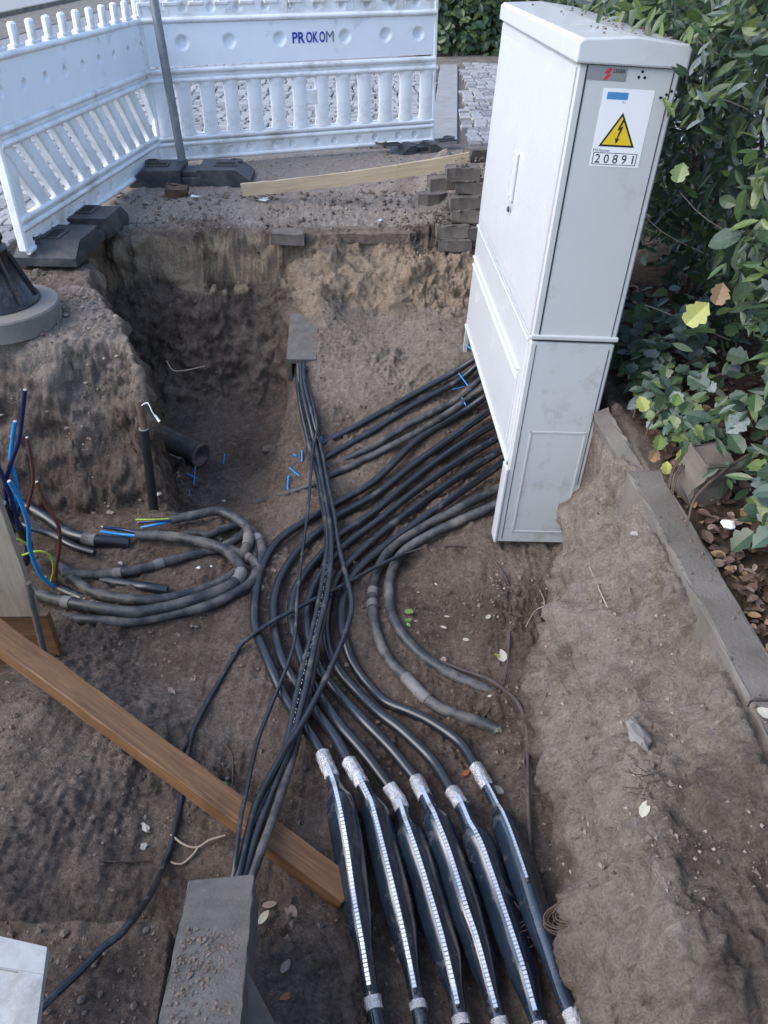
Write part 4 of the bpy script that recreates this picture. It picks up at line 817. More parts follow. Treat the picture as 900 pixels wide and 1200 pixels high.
cable('thin_cable', [(0.085,2.676,-0.717),(-0.036,2.559,-0.695),(-0.172,2.425,-0.681),(-0.215,2.397,-0.684),(-0.36,2.298,-0.698),(-0.431,2.244,-0.705),(-0.504,2.169,-0.704),(-0.545,2.127,-0.73),(-0.595,1.962,-0.734),(-0.626,1.808,-0.716),(-0.642,1.71,-0.719),(-0.641,1.618,-0.723),(-0.625,1.438,-0.714),(-0.624,1.314,-0.714),(-0.629,1.234,-0.701)]+[(-0.6,1.082,-0.55),(-0.597,0.941,-0.425),(-0.635,0.878,-0.405),(-0.666,0.818,-0.385),(-0.713,0.736,-0.36),(-0.75,0.651,-0.34)], .0088, MT['cable_thin'], 'thin black cable crossing over all others and curving down to the lower left corner', 'cable')
BG = 'thin cables strung between the two concrete ducts'
bund = [([(-0.49,4.089,-0.493),(-0.45,3.773,-0.524),(-0.418,3.621,-0.577),(-0.373,3.441,-0.647),(-0.324,3.254,-0.688),(-0.284,3.019,-0.685),(-0.25,2.783,-0.664),(-0.24,2.615,-0.649),(-0.244,2.447,-0.651),(-0.253,2.311,-0.66),(-0.269,2.165,-0.678),(-0.289,1.98,-0.673),(-0.305,1.813,-0.683),(-0.315,1.653,-0.677),(-0.34,1.494,-0.657),(-0.372,1.357,-0.629),(-0.39,1.185,-0.595),(-0.402,1.119,-0.604)], .0105, 'strand of the middle bundle, leftmost at the far duct'),
        ([(-0.456,4.002,-0.451),(-0.432,3.79,-0.497),(-0.39,3.607,-0.559),(-0.348,3.451,-0.633),(-0.306,3.24,-0.679),(-0.266,2.985,-0.67),(-0.233,2.759,-0.642),(-0.219,2.577,-0.637),(-0.219,2.387,-0.634),(-0.229,2.26,-0.64),(-0.251,2.101,-0.659),(-0.268,1.902,-0.667),(-0.289,1.734,-0.679),(-0.308,1.596,-0.659),(-0.338,1.444,-0.645),(-0.356,1.307,-0.607),(-0.371,1.177,-0.595),(-0.384,1.121,-0.608)], .0105, 'strand lying on top of the middle bundle'),
        ([(-0.436,3.99,-0.445),(-0.42,3.819,-0.487),(-0.362,3.587,-0.563),(-0.312,3.415,-0.661),(-0.269,3.163,-0.677),(-0.227,2.91,-0.664),(-0.191,2.641,-0.647),(-0.142,2.4,-0.645),(-0.124,2.264,-0.644),(-0.14,2.153,-0.658),(-0.16,2.085,-0.674),(-0.209,1.916,-0.674),(-0.265,1.733,-0.661),(-0.315,1.598,-0.644),(-0.355,1.469,-0.63),(-0.377,1.359,-0.607),(-0.386,1.164,-0.58),(-0.395,1.114,-0.595)], .0095, 'strand bowing out to the right of the middle bundle'),
        ([(-0.422,3.9,-0.478),(-0.342,3.547,-0.57),(-0.353,3.414,-0.63),(-0.351,3.186,-0.663),(-0.341,2.91,-0.65),(-0.346,2.764,-0.678),(-0.341,2.495,-0.65),(-0.338,2.31,-0.646),(-0.332,2.191,-0.664),(-0.333,2.064,-0.665),(-0.353,1.952,-0.674),(-0.387,1.83,-0.702),(-0.411,1.7,-0.697),(-0.411,1.562,-0.651),(-0.406,1.411,-0.6),(-0.405,1.315,-0.577),(-0.4,1.16,-0.573),(-0.41,1.118,-0.603)], .0062, 'thinnest wire wandering left of the middle bundle'),
        ([(-0.469,4.024,-0.472),(-0.441,3.748,-0.551),(-0.407,3.575,-0.606),(-0.359,3.39,-0.696),(-0.299,3.105,-0.706),(-0.245,2.749,-0.685),(-0.227,2.506,-0.674),(-0.229,2.354,-0.677),(-0.24,2.185,-0.698),(-0.256,1.968,-0.696),(-0.278,1.774,-0.715),(-0.297,1.536,-0.664),(-0.319,1.343,-0.613),(-0.341,1.205,-0.587),(-0.367,1.123,-0.612)], .0115, 'dusty grey lowest strand of the middle bundle')]
prt = MB(); Q = smooth_z(spline(bund[0][0], .018), 3); Q = spline(Q[::3], .0045); 
for k in range(20, len(Q)-20, 3):
    tt = (Q[k+1]-Q[k-1]).normalized(); sd_ = tt.cross(Vector((0, 0, 1))).normalized(); up_ = sd_.cross(tt)
    if (k//3) % 3: prt.box(Q[k]-sd_*.0095+up_*.0072, (.0022, .0062, .0022), Matrix((sd_, tt, up_)).transposed())
for P3, r_, txt in bund: 
    o_ = cable('thin_cable', P3, r_*1.13, MT['cable_thin'] if 'dusty' not in txt else MT['cable_dust'], txt, group=BG, it=3)
    if P3 is bund[0][0]: OFF[o_] = Vector(o_.location); tag(prt.build('printed_marks', MT['palestone'], o_), kind='stuff')
# ---- heap of cut cables at the left
HG = 'cut cables coiled at the left'
def cutcable(pts, r, label, m='cable_dust', rings=(), cores=(), pre=0):
    t = thing('cut_cable', label, 'cable', pts[0], group=HG); r *= 1.33; Q, mb = cable('', pts, r, None, None, build=False, it=4, pre=pre); mb.build('cable_sheath', MT[m], t)
    for s_ in rings: q = int(len(Q)*s_); mb = MB(); mb.tube(Q[q:q+3], r*1.12, 12); mb.build('tape_ring', MT['tape'], t)
    mb = MB(); d_ = (Q[0]-Q[1]).normalized(); mb.tube([Q[0]+d_*.0005, Q[0]+d_*.0015], r*.8, 10); mb.build('cut_face', MT['groove'], t)
    for (mm, P3, rr) in cores:
        mb = MB(); P5 = spline(P3, .01); mb.tube(P5, rr, 8); c = mb.build('core', MT[mm], t); mb = MB(); e = P5[-1]; d_ = (P5[-1]-P5[-2]).normalized(); mb.tube([e-d_*.002, e+d_*.0025], rr*.72, 8); mb.build('copper_end', MT['cut'], c)
    return t
cutcable([(-0.974,2.919,-0.714),(-0.858,2.948,-0.706),(-0.776,3.001,-0.726),(-0.692,2.965,-0.734),(-0.623,2.909,-0.75),(-0.559,2.806,-0.739),(-0.527,2.707,-0.737),(-0.532,2.605,-0.729),(-0.558,2.463,-0.71),(-0.68,2.359,-0.714),(-0.808,2.317,-0.724),(-0.999,2.272,-0.728),(-1.168,2.28,-0.726),(-1.302,2.349,-0.773)], .0165, 'cut cable with the farthest stripped end, making the outermost loop', rings=(.30,),
         cores=[('blue', [(-0.964,2.906,-0.714),(-1.027,2.868,-0.705),(-1.091,2.868,-0.719)], .006), ('gy', [(-0.969,2.918,-0.708),(-1.044,2.906,-0.705),(-1.124,2.914,-0.71)], .005), ('navy', [(-0.965,2.899,-0.704),(-1.036,2.88,-0.695),(-1.108,2.895,-0.711)], .006)])
cutcable([(-1.096,2.804,-0.709),(-0.999,2.794,-0.71),(-0.903,2.782,-0.711),(-0.758,2.732,-0.709),(-0.666,2.67,-0.707),(-0.599,2.552,-0.685),(-0.594,2.484,-0.691),(-0.648,2.428,-0.697),(-0.745,2.361,-0.692),(-0.871,2.314,-0.699),(-0.998,2.289,-0.694),(-1.152,2.325,-0.7),(-1.293,2.375,-0.714),(-1.417,2.43,-0.723),(-1.544,2.484,-0.719)], .0175, 'thick cut cable in front with a stripped blue end', rings=(.36, .38, .80),
         cores=[('blue', [(-1.089,2.791,-0.708),(-1.172,2.804,-0.709),(-1.254,2.81,-0.699)], .0075), ('navy', [(-1.094,2.803,-0.698),(-1.157,2.826,-0.702),(-1.247,2.83,-0.69)], .0075), ('gy', [(-1.096,2.817,-0.714),(-1.179,2.83,-0.709),(-1.256,2.837,-0.691)], .005)])
cutcable([(-0.604,2.589,-0.715),(-0.638,2.527,-0.719),(-0.734,2.462,-0.728),(-0.856,2.39,-0.714),(-0.985,2.366,-0.701),(-1.161,2.43,-0.727),(-1.279,2.514,-0.731),(-1.373,2.608,-0.731),(-1.449,2.68,-0.748)], .0165, 'inner loop of cut cable lying inside the thick front one', rings=(.8,))
cutcable([(-1.34,2.549,-0.715),(-1.25,2.551,-0.725),(-1.17,2.564,-0.736),(-1.044,2.582,-0.728),(-0.898,2.668,-0.739),(-0.756,2.734,-0.744),(-0.665,2.803,-0.746),(-0.626,2.916,-0.765)], .0155, 'straight dusty cut cable crossing inside the loops', rings=(.25, .45))
cutcable([(-0.801,2.791,-0.727),(-0.731,2.9,-0.753),(-0.661,2.946,-0.763),(-0.61,2.91,-0.771),(-0.564,2.776,-0.754),(-0.563,2.663,-0.749)], .0135, 'short cut cable curving under the stripped ones', rings=())
cutcable([(-0.679,2.759,-0.755),(-0.62,2.704,-0.744),(-0.56,2.648,-0.737),(-0.525,2.56,-0.719),(-0.541,2.491,-0.72),(-0.588,2.425,-0.718)], .0155, 'short bend of cable with a coupling ring at the loop end', rings=(.2, .24))
cutcable([(-0.621,2.9,-0.739),(-0.598,2.776,-0.716),(-0.604,2.704,-0.725),(-0.625,2.665,-0.736)], .0165, 'upright bend of cable with a wide coupling at the right of the coil', rings=(.4, .48, .56))
cutcable([(-0.901,2.86,-0.742),(-0.811,2.865,-0.755),(-0.732,2.841,-0.776)], .010, 'thin short cable stub between the stripped ends', rings=())
cutcable([(-1.13,2.782,-0.74),(-1.229,2.772,-0.722),(-1.288,2.773,-0.713),(-1.4,2.81,-0.708),(-1.496,2.864,-0.669),(-1.597,2.918,-0.646),(-1.694,2.95,-0.622)], .0195, 'thick dark cable with a grey tape collar at the left', m='cable', rings=(.22, .25, .28))
cutcable([(-1.256,2.701,-0.732),(-1.36,2.735,-0.721),(-1.46,2.79,-0.703),(-1.557,2.809,-0.674),(-1.666,2.845,-0.663)], .0125, 'black cable stub cut off square under the taped one', m='cable')
cutcable([(-0.887,2.455,-0.731),(-0.976,2.46,-0.717),(-1.059,2.497,-0.735),(-1.184,2.549,-0.757)], .0165, 'short black cable stub lying inside the loop', m='cable')
cutcable([(-1.349,2.5,-0.761),(-1.232,2.44,-0.764),(-1.092,2.4,-0.77),(-0.942,2.36,-0.756)], .0165, 'dark cable splitting into blue, brown and green cores standing up', m='cable',
         cores=[('blue', [(-1.35,2.5,-0.766),(-1.373,2.49,-0.729),(-1.399,2.48,-0.665),(-1.4,2.47,-0.524),(-1.371,2.46,-0.398),(-1.371,2.46,-0.278),(-1.383,2.45,-0.19)], .0088),
                ('brown', [(-1.356,2.5,-0.761),(-1.347,2.5,-0.682),(-1.293,2.5,-0.526),(-1.276,2.5,-0.428),(-1.299,2.5,-0.334),(-1.308,2.5,-0.227)], .0078),
                ('gy', [(-1.371,2.51,-0.78),(-1.387,2.52,-0.746),(-1.36,2.52,-0.676),(-1.361,2.53,-0.612),(-1.398,2.52,-0.577),(-1.466,2.5,-0.587),(-1.511,2.48,-0.607)], .005),
                ('green', [(-1.372,2.5,-0.771),(-1.384,2.5,-0.733),(-1.389,2.5,-0.696)], .005)])
cutcable([(-1.578,2.62,-0.63),(-1.509,2.6,-0.482),(-1.472,2.6,-0.397)], .018, 'upright dark cable behind the board with blue and brown cores', m='cable', cores=[
    ('blue', [(-1.46,2.56,-0.41),(-1.418,2.55,-0.281),(-1.406,2.55,-0.164),(-1.378,2.55,-0.078),(-1.346,2.55,0.005)], .0085), ('navy', [(-1.476,2.54,-0.395),(-1.455,2.54,-0.274),(-1.409,2.54,-0.177),(-1.349,2.54,-0.072),(-1.308,2.54,0.035),(-1.271,2.54,0.138)], .0085),
    ('brown', [(-1.46,2.6,-0.482),(-1.415,2.6,-0.389),(-1.373,2.6,-0.29),(-1.355,2.6,-0.196),(-1.346,2.6,-0.093)], .0072), ('navy', [(-1.447,2.52,-0.464),(-1.436,2.52,-0.34),(-1.44,2.52,-0.221),(-1.451,2.52,-0.126)], .009)])
cutcable([(-1.513,2.6,-0.706),(-1.463,2.58,-0.598),(-1.465,2.55,-0.466),(-1.468,2.5,-0.326)], .013, 'dark cable rising behind the upright board', m='cable', cores=[('gy', [(-1.434,2.55,-0.61),(-1.45,2.54,-0.553),(-1.482,2.53,-0.519),(-1.524,2.52,-0.525)], .005)])
for s_ in (([(-1.393,2.5,-0.391),(-1.346,2.5,-0.441),(-1.377,2.5,-0.458)], 'pale grey plastic flap among the left cables'),):
    mb = MB(); v3 = [Vector(p) for p in s_[0]]; mb.add(v3+[p+Vector((.0, .01, .004)) for p in v3], [(0, 1, 2), (5, 4, 3), (0, 3, 4, 1), (1, 4, 5, 2), (2, 5, 3, 0)]); tag(mb.build('plastic_scrap', MT['concrete']), s_[1], 'scrap')
# ---- cable ties and tape
TG = 'blue cable ties'
ties = [([(0.397,3.843,-0.44),(0.453,3.735,-0.479)], .0035, 'blue tie across the second cable from the top, nearest the cabinet'), ([(0.396,3.732,-0.502),(0.423,3.663,-0.53)], .0035, 'blue tie standing at the end of the blue tape'),
        ([(0.347,3.64,-0.542),(0.416,3.688,-0.524)], .0065, 'broad blue tape piece on the fourth cable'), ([(0.363,3.775,-0.495),(0.417,3.78,-0.482)], .0015, 'hair thin blue tie end between two cables'),
        ([(0.445,3.953,-0.334),(0.496,3.911,-0.354)], .005, 'blue tape stub just under the far end of the cabinet'), ([(-0.322,3.522,-0.64),(-0.324,3.464,-0.661)], .006, 'blue tie loop where the uppermost cable meets the bundle'),
        ([(-0.414,3.448,-0.677),(-0.413,3.408,-0.712)], .0042, 'dark blue tie left of the bundle, half buried'), ([(-0.456,3.456,-0.702),(-0.441,3.439,-0.701)], .005, 'smallest blue tie end left of the bundle'),
        ([(-0.475,3.396,-0.745),(-0.416,3.32,-0.747)], .0045, 'bright blue tie end lying slanted on the soil'), ([(-0.478,3.337,-0.758),(-0.478,3.273,-0.782),(-0.457,3.227,-0.781)], .0045, 'bent blue tie round the long left cable'),
        ([(-1.052,3.751,-0.964),(-1.038,3.614,-0.991)], .0032, 'longer blue tie upright in the pit'), ([(-1.082,3.688,-0.968),(-1.027,3.658,-0.982)], .0032, 'blue tie crossing the upright one in the pit'), ([(-0.921,3.925,-0.994),(-0.914,3.842,-1.005)], .0032, 'single blue tie on the slope right of the pit'), ([(-1.052,3.565,-0.992),(-1.041,3.505,-0.995)], .003, 'tiny blue tie below the pit pipes')]
for P3, r_, txt in ties:
    mb = MB(); P5 = spline(P3, .01); mb.tube(P5, r_, 6); mb.tube([P5[0]-(P5[1]-P5[0]).normalized()*.004, P5[0]+(P5[1]-P5[0]).normalized()*.004], r_*1.35, 6); tag(mb.build('cable_tie', MT['tie']), txt, 'cable tie', TG)

# ================================================================ LOOSE STONES, LEAVES, ROOTS
def surf(x, y):
    i = min(len(xs)-1, max(0, int(np.searchsorted(xs, x)))); j = min(len(ys)-1, max(0, int(np.searchsorted(ys, y)))); return float(V[j, i, 2])
stones = [((314, 529), .042, 'stone', 'flat grey stone on the slope left of the bundle'), ((171, 972), .020, 'palestone', 'pale round stone below the beam, upper of two'), ((168, 993), .014, 'palestone', 'pale round stone below the beam, lower of two'),
          ((142, 664), .012, 'palestone', 'pale yellowish pebble inside the cable coil'), ((262, 588), .014, 'palestone', 'white and orange pebble below the pit'), ((187, 583), .016, 'palestone', 'small pale stone at the foot of the stake'),
          ((584, 857), .014, 'stone', 'grey stub stone at the end of the taped cable'), ((743, 626), .012, 'palestone', 'white pebble on the soil beside the kerb'), ((233, 668), .010, 'white', 'white chip of shell inside the coil'), ((247, 664), .008, 'white', 'tiny white chip beside the shell')]
for (u_, s_, m_, txt), P3 in zip([(s[0], s[1], s[2], s[3]) for s in stones], [[(-0.667,3.917,-0.966)], [(-0.705,1.36,-0.699)], [(-0.698,1.303,-0.7)], [(-1.135,2.651,-0.768)], [(-0.857,3.485,-1.014)], [(-1.088,3.174,-0.769)], [(0.393,1.778,-0.774)], [(0.785,1.988,-0.08)], [(-0.795,2.627,-0.766)], [(-0.746,2.646,-0.763)]]):
    p = P3[0]; mb = MB(); lump_mesh(mb, (p[0], p[1], max(p[2], surf(p[0], p[1]))+s_*.25), s_, .5, 0, 2); tag(mb.build('stone', MT[m_]), txt, 'stone')
p = [(0.653,1.315,-0.231)][0]; mb = MB(); lump_mesh(mb, (0, 0, 0), .05, .55, 0, 2); mb.v = [(a*.50, b_*1.2, c) for a, b_, c in mb.v]; o = mb.build('stone', MT['disc'], loc=(0, 0, 0)); o.location = (p[0], p[1], surf(p[0], p[1])+.012); o.rotation_euler = (.25, -.6, .12); tag(o, 'long pale stone sticking out of the right bank', 'stone')
# the rock and the foil in the planting bed
p = [(1.027,2.083,-0.03)][0]; mb = MB(); rough_box(mb, (p[0], p[1]+.06, p[2]+.07), (.115, .12, .17), (.12, .10, .25), (2, 3, 2), .010, 77); tag(mb.build('rock', MT['stone']), 'angular brown grey rock standing under the ivy', 'rock')
p = [(1.049,1.944,-0.02)][0]; mb = MB(); lump_mesh(mb, (p[0], p[1], p[2]+.01), .022, .6, 0, 2); tag(mb.build('foil_ball', MT['white']), 'crumpled white foil on the leaf litter', 'scrap')
# fallen leaves
def leaf_shape(kind, L=1.0):
    if kind == 'lance': pr_ = [(0, 0.02), (.2, .11), (.45, .155), (.7, .115), (.9, .045), (1, 0)]
    elif kind == 'oval': pr_ = [(0, .02), (.15, .22), (.45, .32), (.75, .24), (.92, .1), (1, 0)]
    else: pr_ = [(0, .03), (.06, .26), (.20, .34), (.30, .29), (.42, .46), (.55, .40), (.64, .30), (.74, .34), (.86, .17), (1, 0)]
    return pr_
def leaf_verts(kind, fold=.25, curl=.15):
    pr_ = leaf_shape(kind); mid = [(x, 0, -curl*x*x) for x, _ in pr_]; lf_ = [(x, w_, w_*fold-curl*x*x) for x, w_ in pr_]; rt = [(x, -w_, w_*fold-curl*x*x) for x, w_ in pr_]; n = len(pr_)
    return mid+lf_+rt, [(i, i+1, n+i+1, n+i) for i in range(n-1)]+[(2*n+i, 2*n+i+1, i+1, i) for i in range(n-1)]
def leaf_data(kind, m, fold=.25, curl=.15):
    mb = MB(); v, f = leaf_verts(kind, fold, curl); mb.add(v, f, 0, False); o = mb.build('leaf', m, loc=(0, 0, 0)); d_ = o.data; bpy.data.objects.remove(o); return d_
fall = {k: leaf_data('oval', m, .12, -.12) for k, m in (('p', LP), ('r', LR), ('g', LG), ('c', LC), ('b', LB), ('y', LY))}
fl_ = [(-0.687,2.001,-0.745),(-0.734,1.889,-0.718),(-0.505,2.485,-0.748),(-0.457,2.595,-0.758),(-0.147,2.07,-0.775),(-0.172,2.009,-0.772),(-0.062,1.958,-0.797),(0.085,2.344,-0.741),(0.111,2.288,-0.744),(0.087,2.27,-0.744),(0.22,2.5,-0.756),(0.261,2.317,-0.752),(0.221,2.273,-0.761),(0.302,2.196,-0.758),(0.411,2.272,-0.701),(0.446,2.079,-0.761),(0.223,2.122,-0.779),(0.35,1.56,-0.79),(0.382,1.535,-0.785),(0.256,1.614,-0.812),(-0.717,0.807,-0.578),(-0.663,0.815,-0.609),(-0.706,0.906,-0.61),(-0.276,1.166,-0.769),(-0.296,1.151,-0.767),(-0.342,1.16,-0.757),(-0.262,0.956,-0.705),(-0.23,0.911,-0.713),(-0.344,1.106,-0.754),(-0.493,2.473,-0.751),(0.584,1.058,-0.174),(-0.03,1.805,-0.775),(-0.092,1.926,-0.793),(-0.501,2.254,-0.765),(-0.504,1.552,-0.778),(-0.015,1.952,-0.79),(0.368,1.913,-0.759),(0.134,2.475,-0.768),(-0.442,2.453,-0.766),(0.848,1.207,0.028),(0.566,1.028,-0.161),(0.435,2.104,-0.751)]
fk = 'pppppgcgggccccccppcrccppbpprcccprggcccccpyrp'; fsz = [.05, .045, .04, .03, .035, .04, .035, .055, .04, .03, .025, .03, .035, .03, .035, .07, .05, .06, .05, .04, .07, .07, .06, .06, .06, .05, .045, .045, .05, .03, .05, .03, .02, .025, .03, .025, .03, .02, .025, .05, .04, .03]
nm_ = dict(p='dull pinkish leaf', r='rust coloured leaf', g='small green leaf', c='tiny pale seed leaf', b='brown curled leaf', y='yellow leaf')
where = ['left of the lone thin cable, upper of two', 'left of the lone thin cable, lower of two', 'between the two outermost cable bends', 'above the outermost cable bend', 'just right of the bundle above the joints', 'below the pinkish one beside the bundle', 'between the right cables and the taped cable', 'inside the dusty loop, highest of three',
 'inside the dusty loop, right of the lower pair', 'inside the dusty loop, left of the lower pair', 'high in the dusty loop near its middle', 'in the dusty loop, right of the green pair', 'in the dusty loop, directly left of its twin', 'in the dusty loop, towards the bank', 'farthest right on the bare floor by the brown wire', 'lying flat near the end of the inner dusty cable',
 'against the inner dusty cable', 'just right of the rightmost foil band', 'on the soil right of the rightmost joint neck', 'left of the rightmost foil band', 'at the bottom edge beside the white panel', 'at the bottom edge, second from the white panel', 'half buried on the covered slab', 'right of the trough, upper of a pair', 'right of the trough, lower of a pair', 'right of the trough next to the pinkish pair', 'standing out right of the trough near the bottom',
 'lowest one right of the trough', 'close to the trough side', 'touching the second main cable bend', 'in a hollow high on the right bank', 'under the main cables above the foil bands', 'near the pinkish one by the right cables', 'below the left outer cable bend', 'resting by the upper edge of the beam', 'between two main cables', 'by the buried end of the inner dusty cable', 'high in the dusty loop, smallest', 'left of the pinkish one between the cable bends', 'lying on top of the kerb', 'just below the rust hollow on the right bank', 'beside the flat pinkish one on the bare floor']
assert len(where) == 42, len(where)
for P3, k, s_, pl_ in zip(fl_, fk, fsz, where):
    o = bpy.data.objects.new('fallen_leaf', fall[k]); COL.objects.link(o); z = surf(P3[0], P3[1]) if P3[0] < .8 else .015
    z = max(z, P3[2]-.02); o.location = (P3[0], P3[1], z+.006); o.rotation_euler = (random.uniform(-.3, .3), random.uniform(-.3, .3), random.uniform(0, 6.3)); s_ *= .85; o.scale = (s_, s_*random.uniform(.7, 1.1), s_); tag(o, nm_[k]+' '+pl_, 'leaf', 'fallen leaves')
# roots and twigs
def twig(name, pts, r, m, label, cat='root'): mb = MB(); mb.tube(spline(pts, .012), r, 6); return tag(mb.build(name, m), label, cat)
twig('twig', [(-0.63,1.349,-0.708),(-0.587,1.324,-0.72),(-0.548,1.322,-0.731),(-0.52,1.346,-0.734),(-0.475,1.365,-0.738)], .0035, MT['rootpale'], 'pale forked twig right of the thin cable below the beam', 'twig')
twig('twig', [(-0.615,1.269,-0.718),(-0.584,1.267,-0.727),(-0.555,1.305,-0.733),(-0.548,1.325,-0.731)], .0035, MT['rootpale'], 'lower pale twig joining the forked one', 'twig')
twig('root', [(-0.791,1.221,-0.628),(-0.741,1.233,-0.657),(-0.672,1.262,-0.701)], .003, MT['root'], 'thin dark root lying level on the lower left soil')
twig('root', [(-0.537,1.708,-0.744),(-0.503,1.665,-0.754),(-0.493,1.608,-0.768),(-0.488,1.558,-0.773)], .003, MT['root'], 'thin bent root left of the bundle')
twig('twig', [(-1.258,4.25,-0.558),(-1.214,4.2,-0.593),(-1.14,4.2,-0.593),(-1.053,4.3,-0.615)], .004, MT['rootpale'], 'pale broken root sticking from the back wall', 'twig')
mb = MB()
for k in range(9):
    c = Vector([(0.489,1.06,-0.666)][0]); a0 = random.uniform(0, 2); rr = random.uniform(.035, .07)
    mb.tube([c+Vector((rr*1.1*math.cos(a0+a), rr*.8*math.sin(a0+a)*.8, .02+rr*.35*math.sin(a0*2+a*1.3)+.01*k*.5)) for a in np.linspace(0, random.uniform(3, 5.5), 16)], random.uniform(.0013, .0028), 5)
for k in range(40):
    c = Vector([(0.437,1.079,-0.727)][0])+Vector((random.uniform(-.06, .06), random.uniform(-.05, .06), random.uniform(-.01, .02))); dd = Vector((random.uniform(-1, 1), random.uniform(-1, 1), random.uniform(-.3, .4))).normalized()*random.uniform(.02, .05)
    mb.tube([c-dd, c+Vector((0, 0, .006)), c+dd], .0011, 4)
tag(mb.build('root_tangle', MT['root']), 'tangle of wiry roots on the rightmost joint', 'roots', kind='stuff')
mb = MB()
for k in range(26):
    c = Vector([(0.575,2.31,-0.691)][0])+Vector((random.uniform(-.06, .05), random.uniform(-.12, .12), random.uniform(-.02, .06))); dd = Vector((random.uniform(-1, .4), random.uniform(-1, 1), random.uniform(-1, .3))).normalized()*random.uniform(.02, .06)
    mb.tube([c-dd, c+Vector((-.008, .004, .004)), c+dd], .0013, 4)
tag(mb.build('fine_roots', MT['root']), 'fine brown roots hanging from the bank beside the cabinet foot', 'roots', kind='stuff')
mb = MB()
for k in range(24):
    c = Vector([(0.618,1.145,-0.171)][0])+Vector((random.uniform(-.03, .05), random.uniform(-.05, .03), random.uniform(-.02, .03))); dd = Vector((random.uniform(-1, 1), random.uniform(-.6, .6), random.uniform(-.5, .5))).normalized()*random.uniform(.015, .04); mb.tube([c-dd, c, c+dd+Vector((0, 0, .006))], .0012, 4)
tag(mb.build('dry_sprig', MT['bark']), 'dry brown sprig stuck on the right bank', 'sprig', kind='stuff')
for k, (P3, txt) in enumerate((([(0.543,2.217,-0.706),(0.592,2.293,-0.689),(0.649,2.308,-0.671),(0.667,2.274,-0.605)], 'tan root forking from the bank just below the cabinet foot'), ([(0.626,2.422,-0.692),(0.632,2.336,-0.688),(0.608,2.262,-0.7)], 'short tan root crossing the forking one'), ([(0.69,2.072,-0.276),(0.68,1.902,-0.232),(0.68,1.794,-0.212)], 'thin root on the bank below the tilted kerb stone'))): twig('root', P3, .0022, MT['rootpale'], txt)
# crumbs of soil: nobody could count them
def crumbs(n, region, smin, smax, name, m, acc=None):
    oc = np.array([(1, 0, 0), (-1, 0, 0), (0, 1, 0), (0, -1, 0), (0, 0, 1), (0, 0, -1)], float); of = np.array([(0, 2, 4), (2, 1, 4), (1, 3, 4), (3, 0, 4), (2, 0, 5), (1, 2, 5), (3, 1, 5), (0, 3, 5)])
    rg = np.random.default_rng(len(name)+n); x = rg.uniform(region[0], region[1], n); y = rg.uniform(region[2], region[3], n)
    keep = (noise(x*4, y*4, 91)+rg.uniform(-.5, .5, n)) > -.1; keep &= ~((x > .79) & (y < 4.3))
    if acc is not None: keep &= acc(x, y)
    x = x[keep]; y = y[keep]; n = len(x); i = np.clip(np.searchsorted(xs, x), 0, nx-1); j = np.clip(np.searchsorted(ys, y), 0, ny-1); z = V[j, i, 2]
    s = smin*(smax/smin)**(rg.random(n)**2.2); vv = oc[None]*rg.uniform(.6, 1.3, (n, 6, 3)); vv = vv+rg.uniform(-.25, .25, (n, 6, 3)); vv *= s[:, None, None]; vv[:, :, 2] *= .75
    vv += np.stack([x, y, z+s*.25], -1)[:, None, :]; ff = (of[None]+(np.arange(n)*6)[:, None, None]).reshape(-1, 3)
    c = np.array([vv[:, :, 0].mean(), vv[:, :, 1].mean(), vv[:, :, 2].min()]); me = bpy.data.meshes.new(name); me.from_pydata((vv.reshape(-1, 3)-c).tolist(), [], ff.tolist()); me.materials.append(m); o = bpy.data.objects.new(name, me); o.location = c; COL.objects.link(o); tag(o, kind='stuff')
crumbs(17000, (-2.0, .8, .8, 5.0), .0018, .012, 'soil_crumbs', MT['clod'])
crumbs(2600, (-1.9, .7, 4.85, 5.7), .003, .022, 'soil_clods', MT['clod'])
crumbs(2600, (-2.2, 1.0, 4.9, 6.9), .003, .016, 'dust_clods', MT['clod_dry'])
crumbs(1500, (.42, .80, .8, 2.7), .0015, .008, 'bank_crumbs', MT['clod_dry'])
mb = MB()
for _ in range(260):
    x, y = random.uniform(.30, .66), random.uniform(4.95, 5.3); z_ = max(surf(x, y), random.choice((.0, .08, .16, .25, .33)) if x > .42 else 0); lump_mesh(mb, (x, y, z_+.004), .004*4**(random.random()**2), .8, 0, 1)
tag(mb.build('paver_spoil', MT['clod']), kind='stuff')
crumbs(1200, (-2.1, -1.1, 3.1, 3.9), .002, .018, 'block_crumbs', MT['clod_dry'])

# crumbs lying on the covered slab and on the kerb
mb = MB()
for _ in range(420):
    if _ < 320: p = lerp4([(-1.09,0.963,-0.44),(-0.5,0.974,-0.47),(-0.459,0.587,-0.4),(-0.901,0.587,-0.4)], random.random()*.97, random.uniform(.02, 1)); s_ = .0025*5**(random.random()**2.5); c = (p.x, p.y, p.z+.004)
    else: y = random.uniform(.8, 2.2); c = (.885+.045*(1.7-y)/1.06+random.choice((-1, 1))*.05*random.random()**.4, y, .002); s_ = .002*4**(random.random()**2.2)
    lump_mesh(mb, c, s_, .8, 0, 1)
tag(mb.build('slab_crumbs', MT['clod']), kind='stuff')

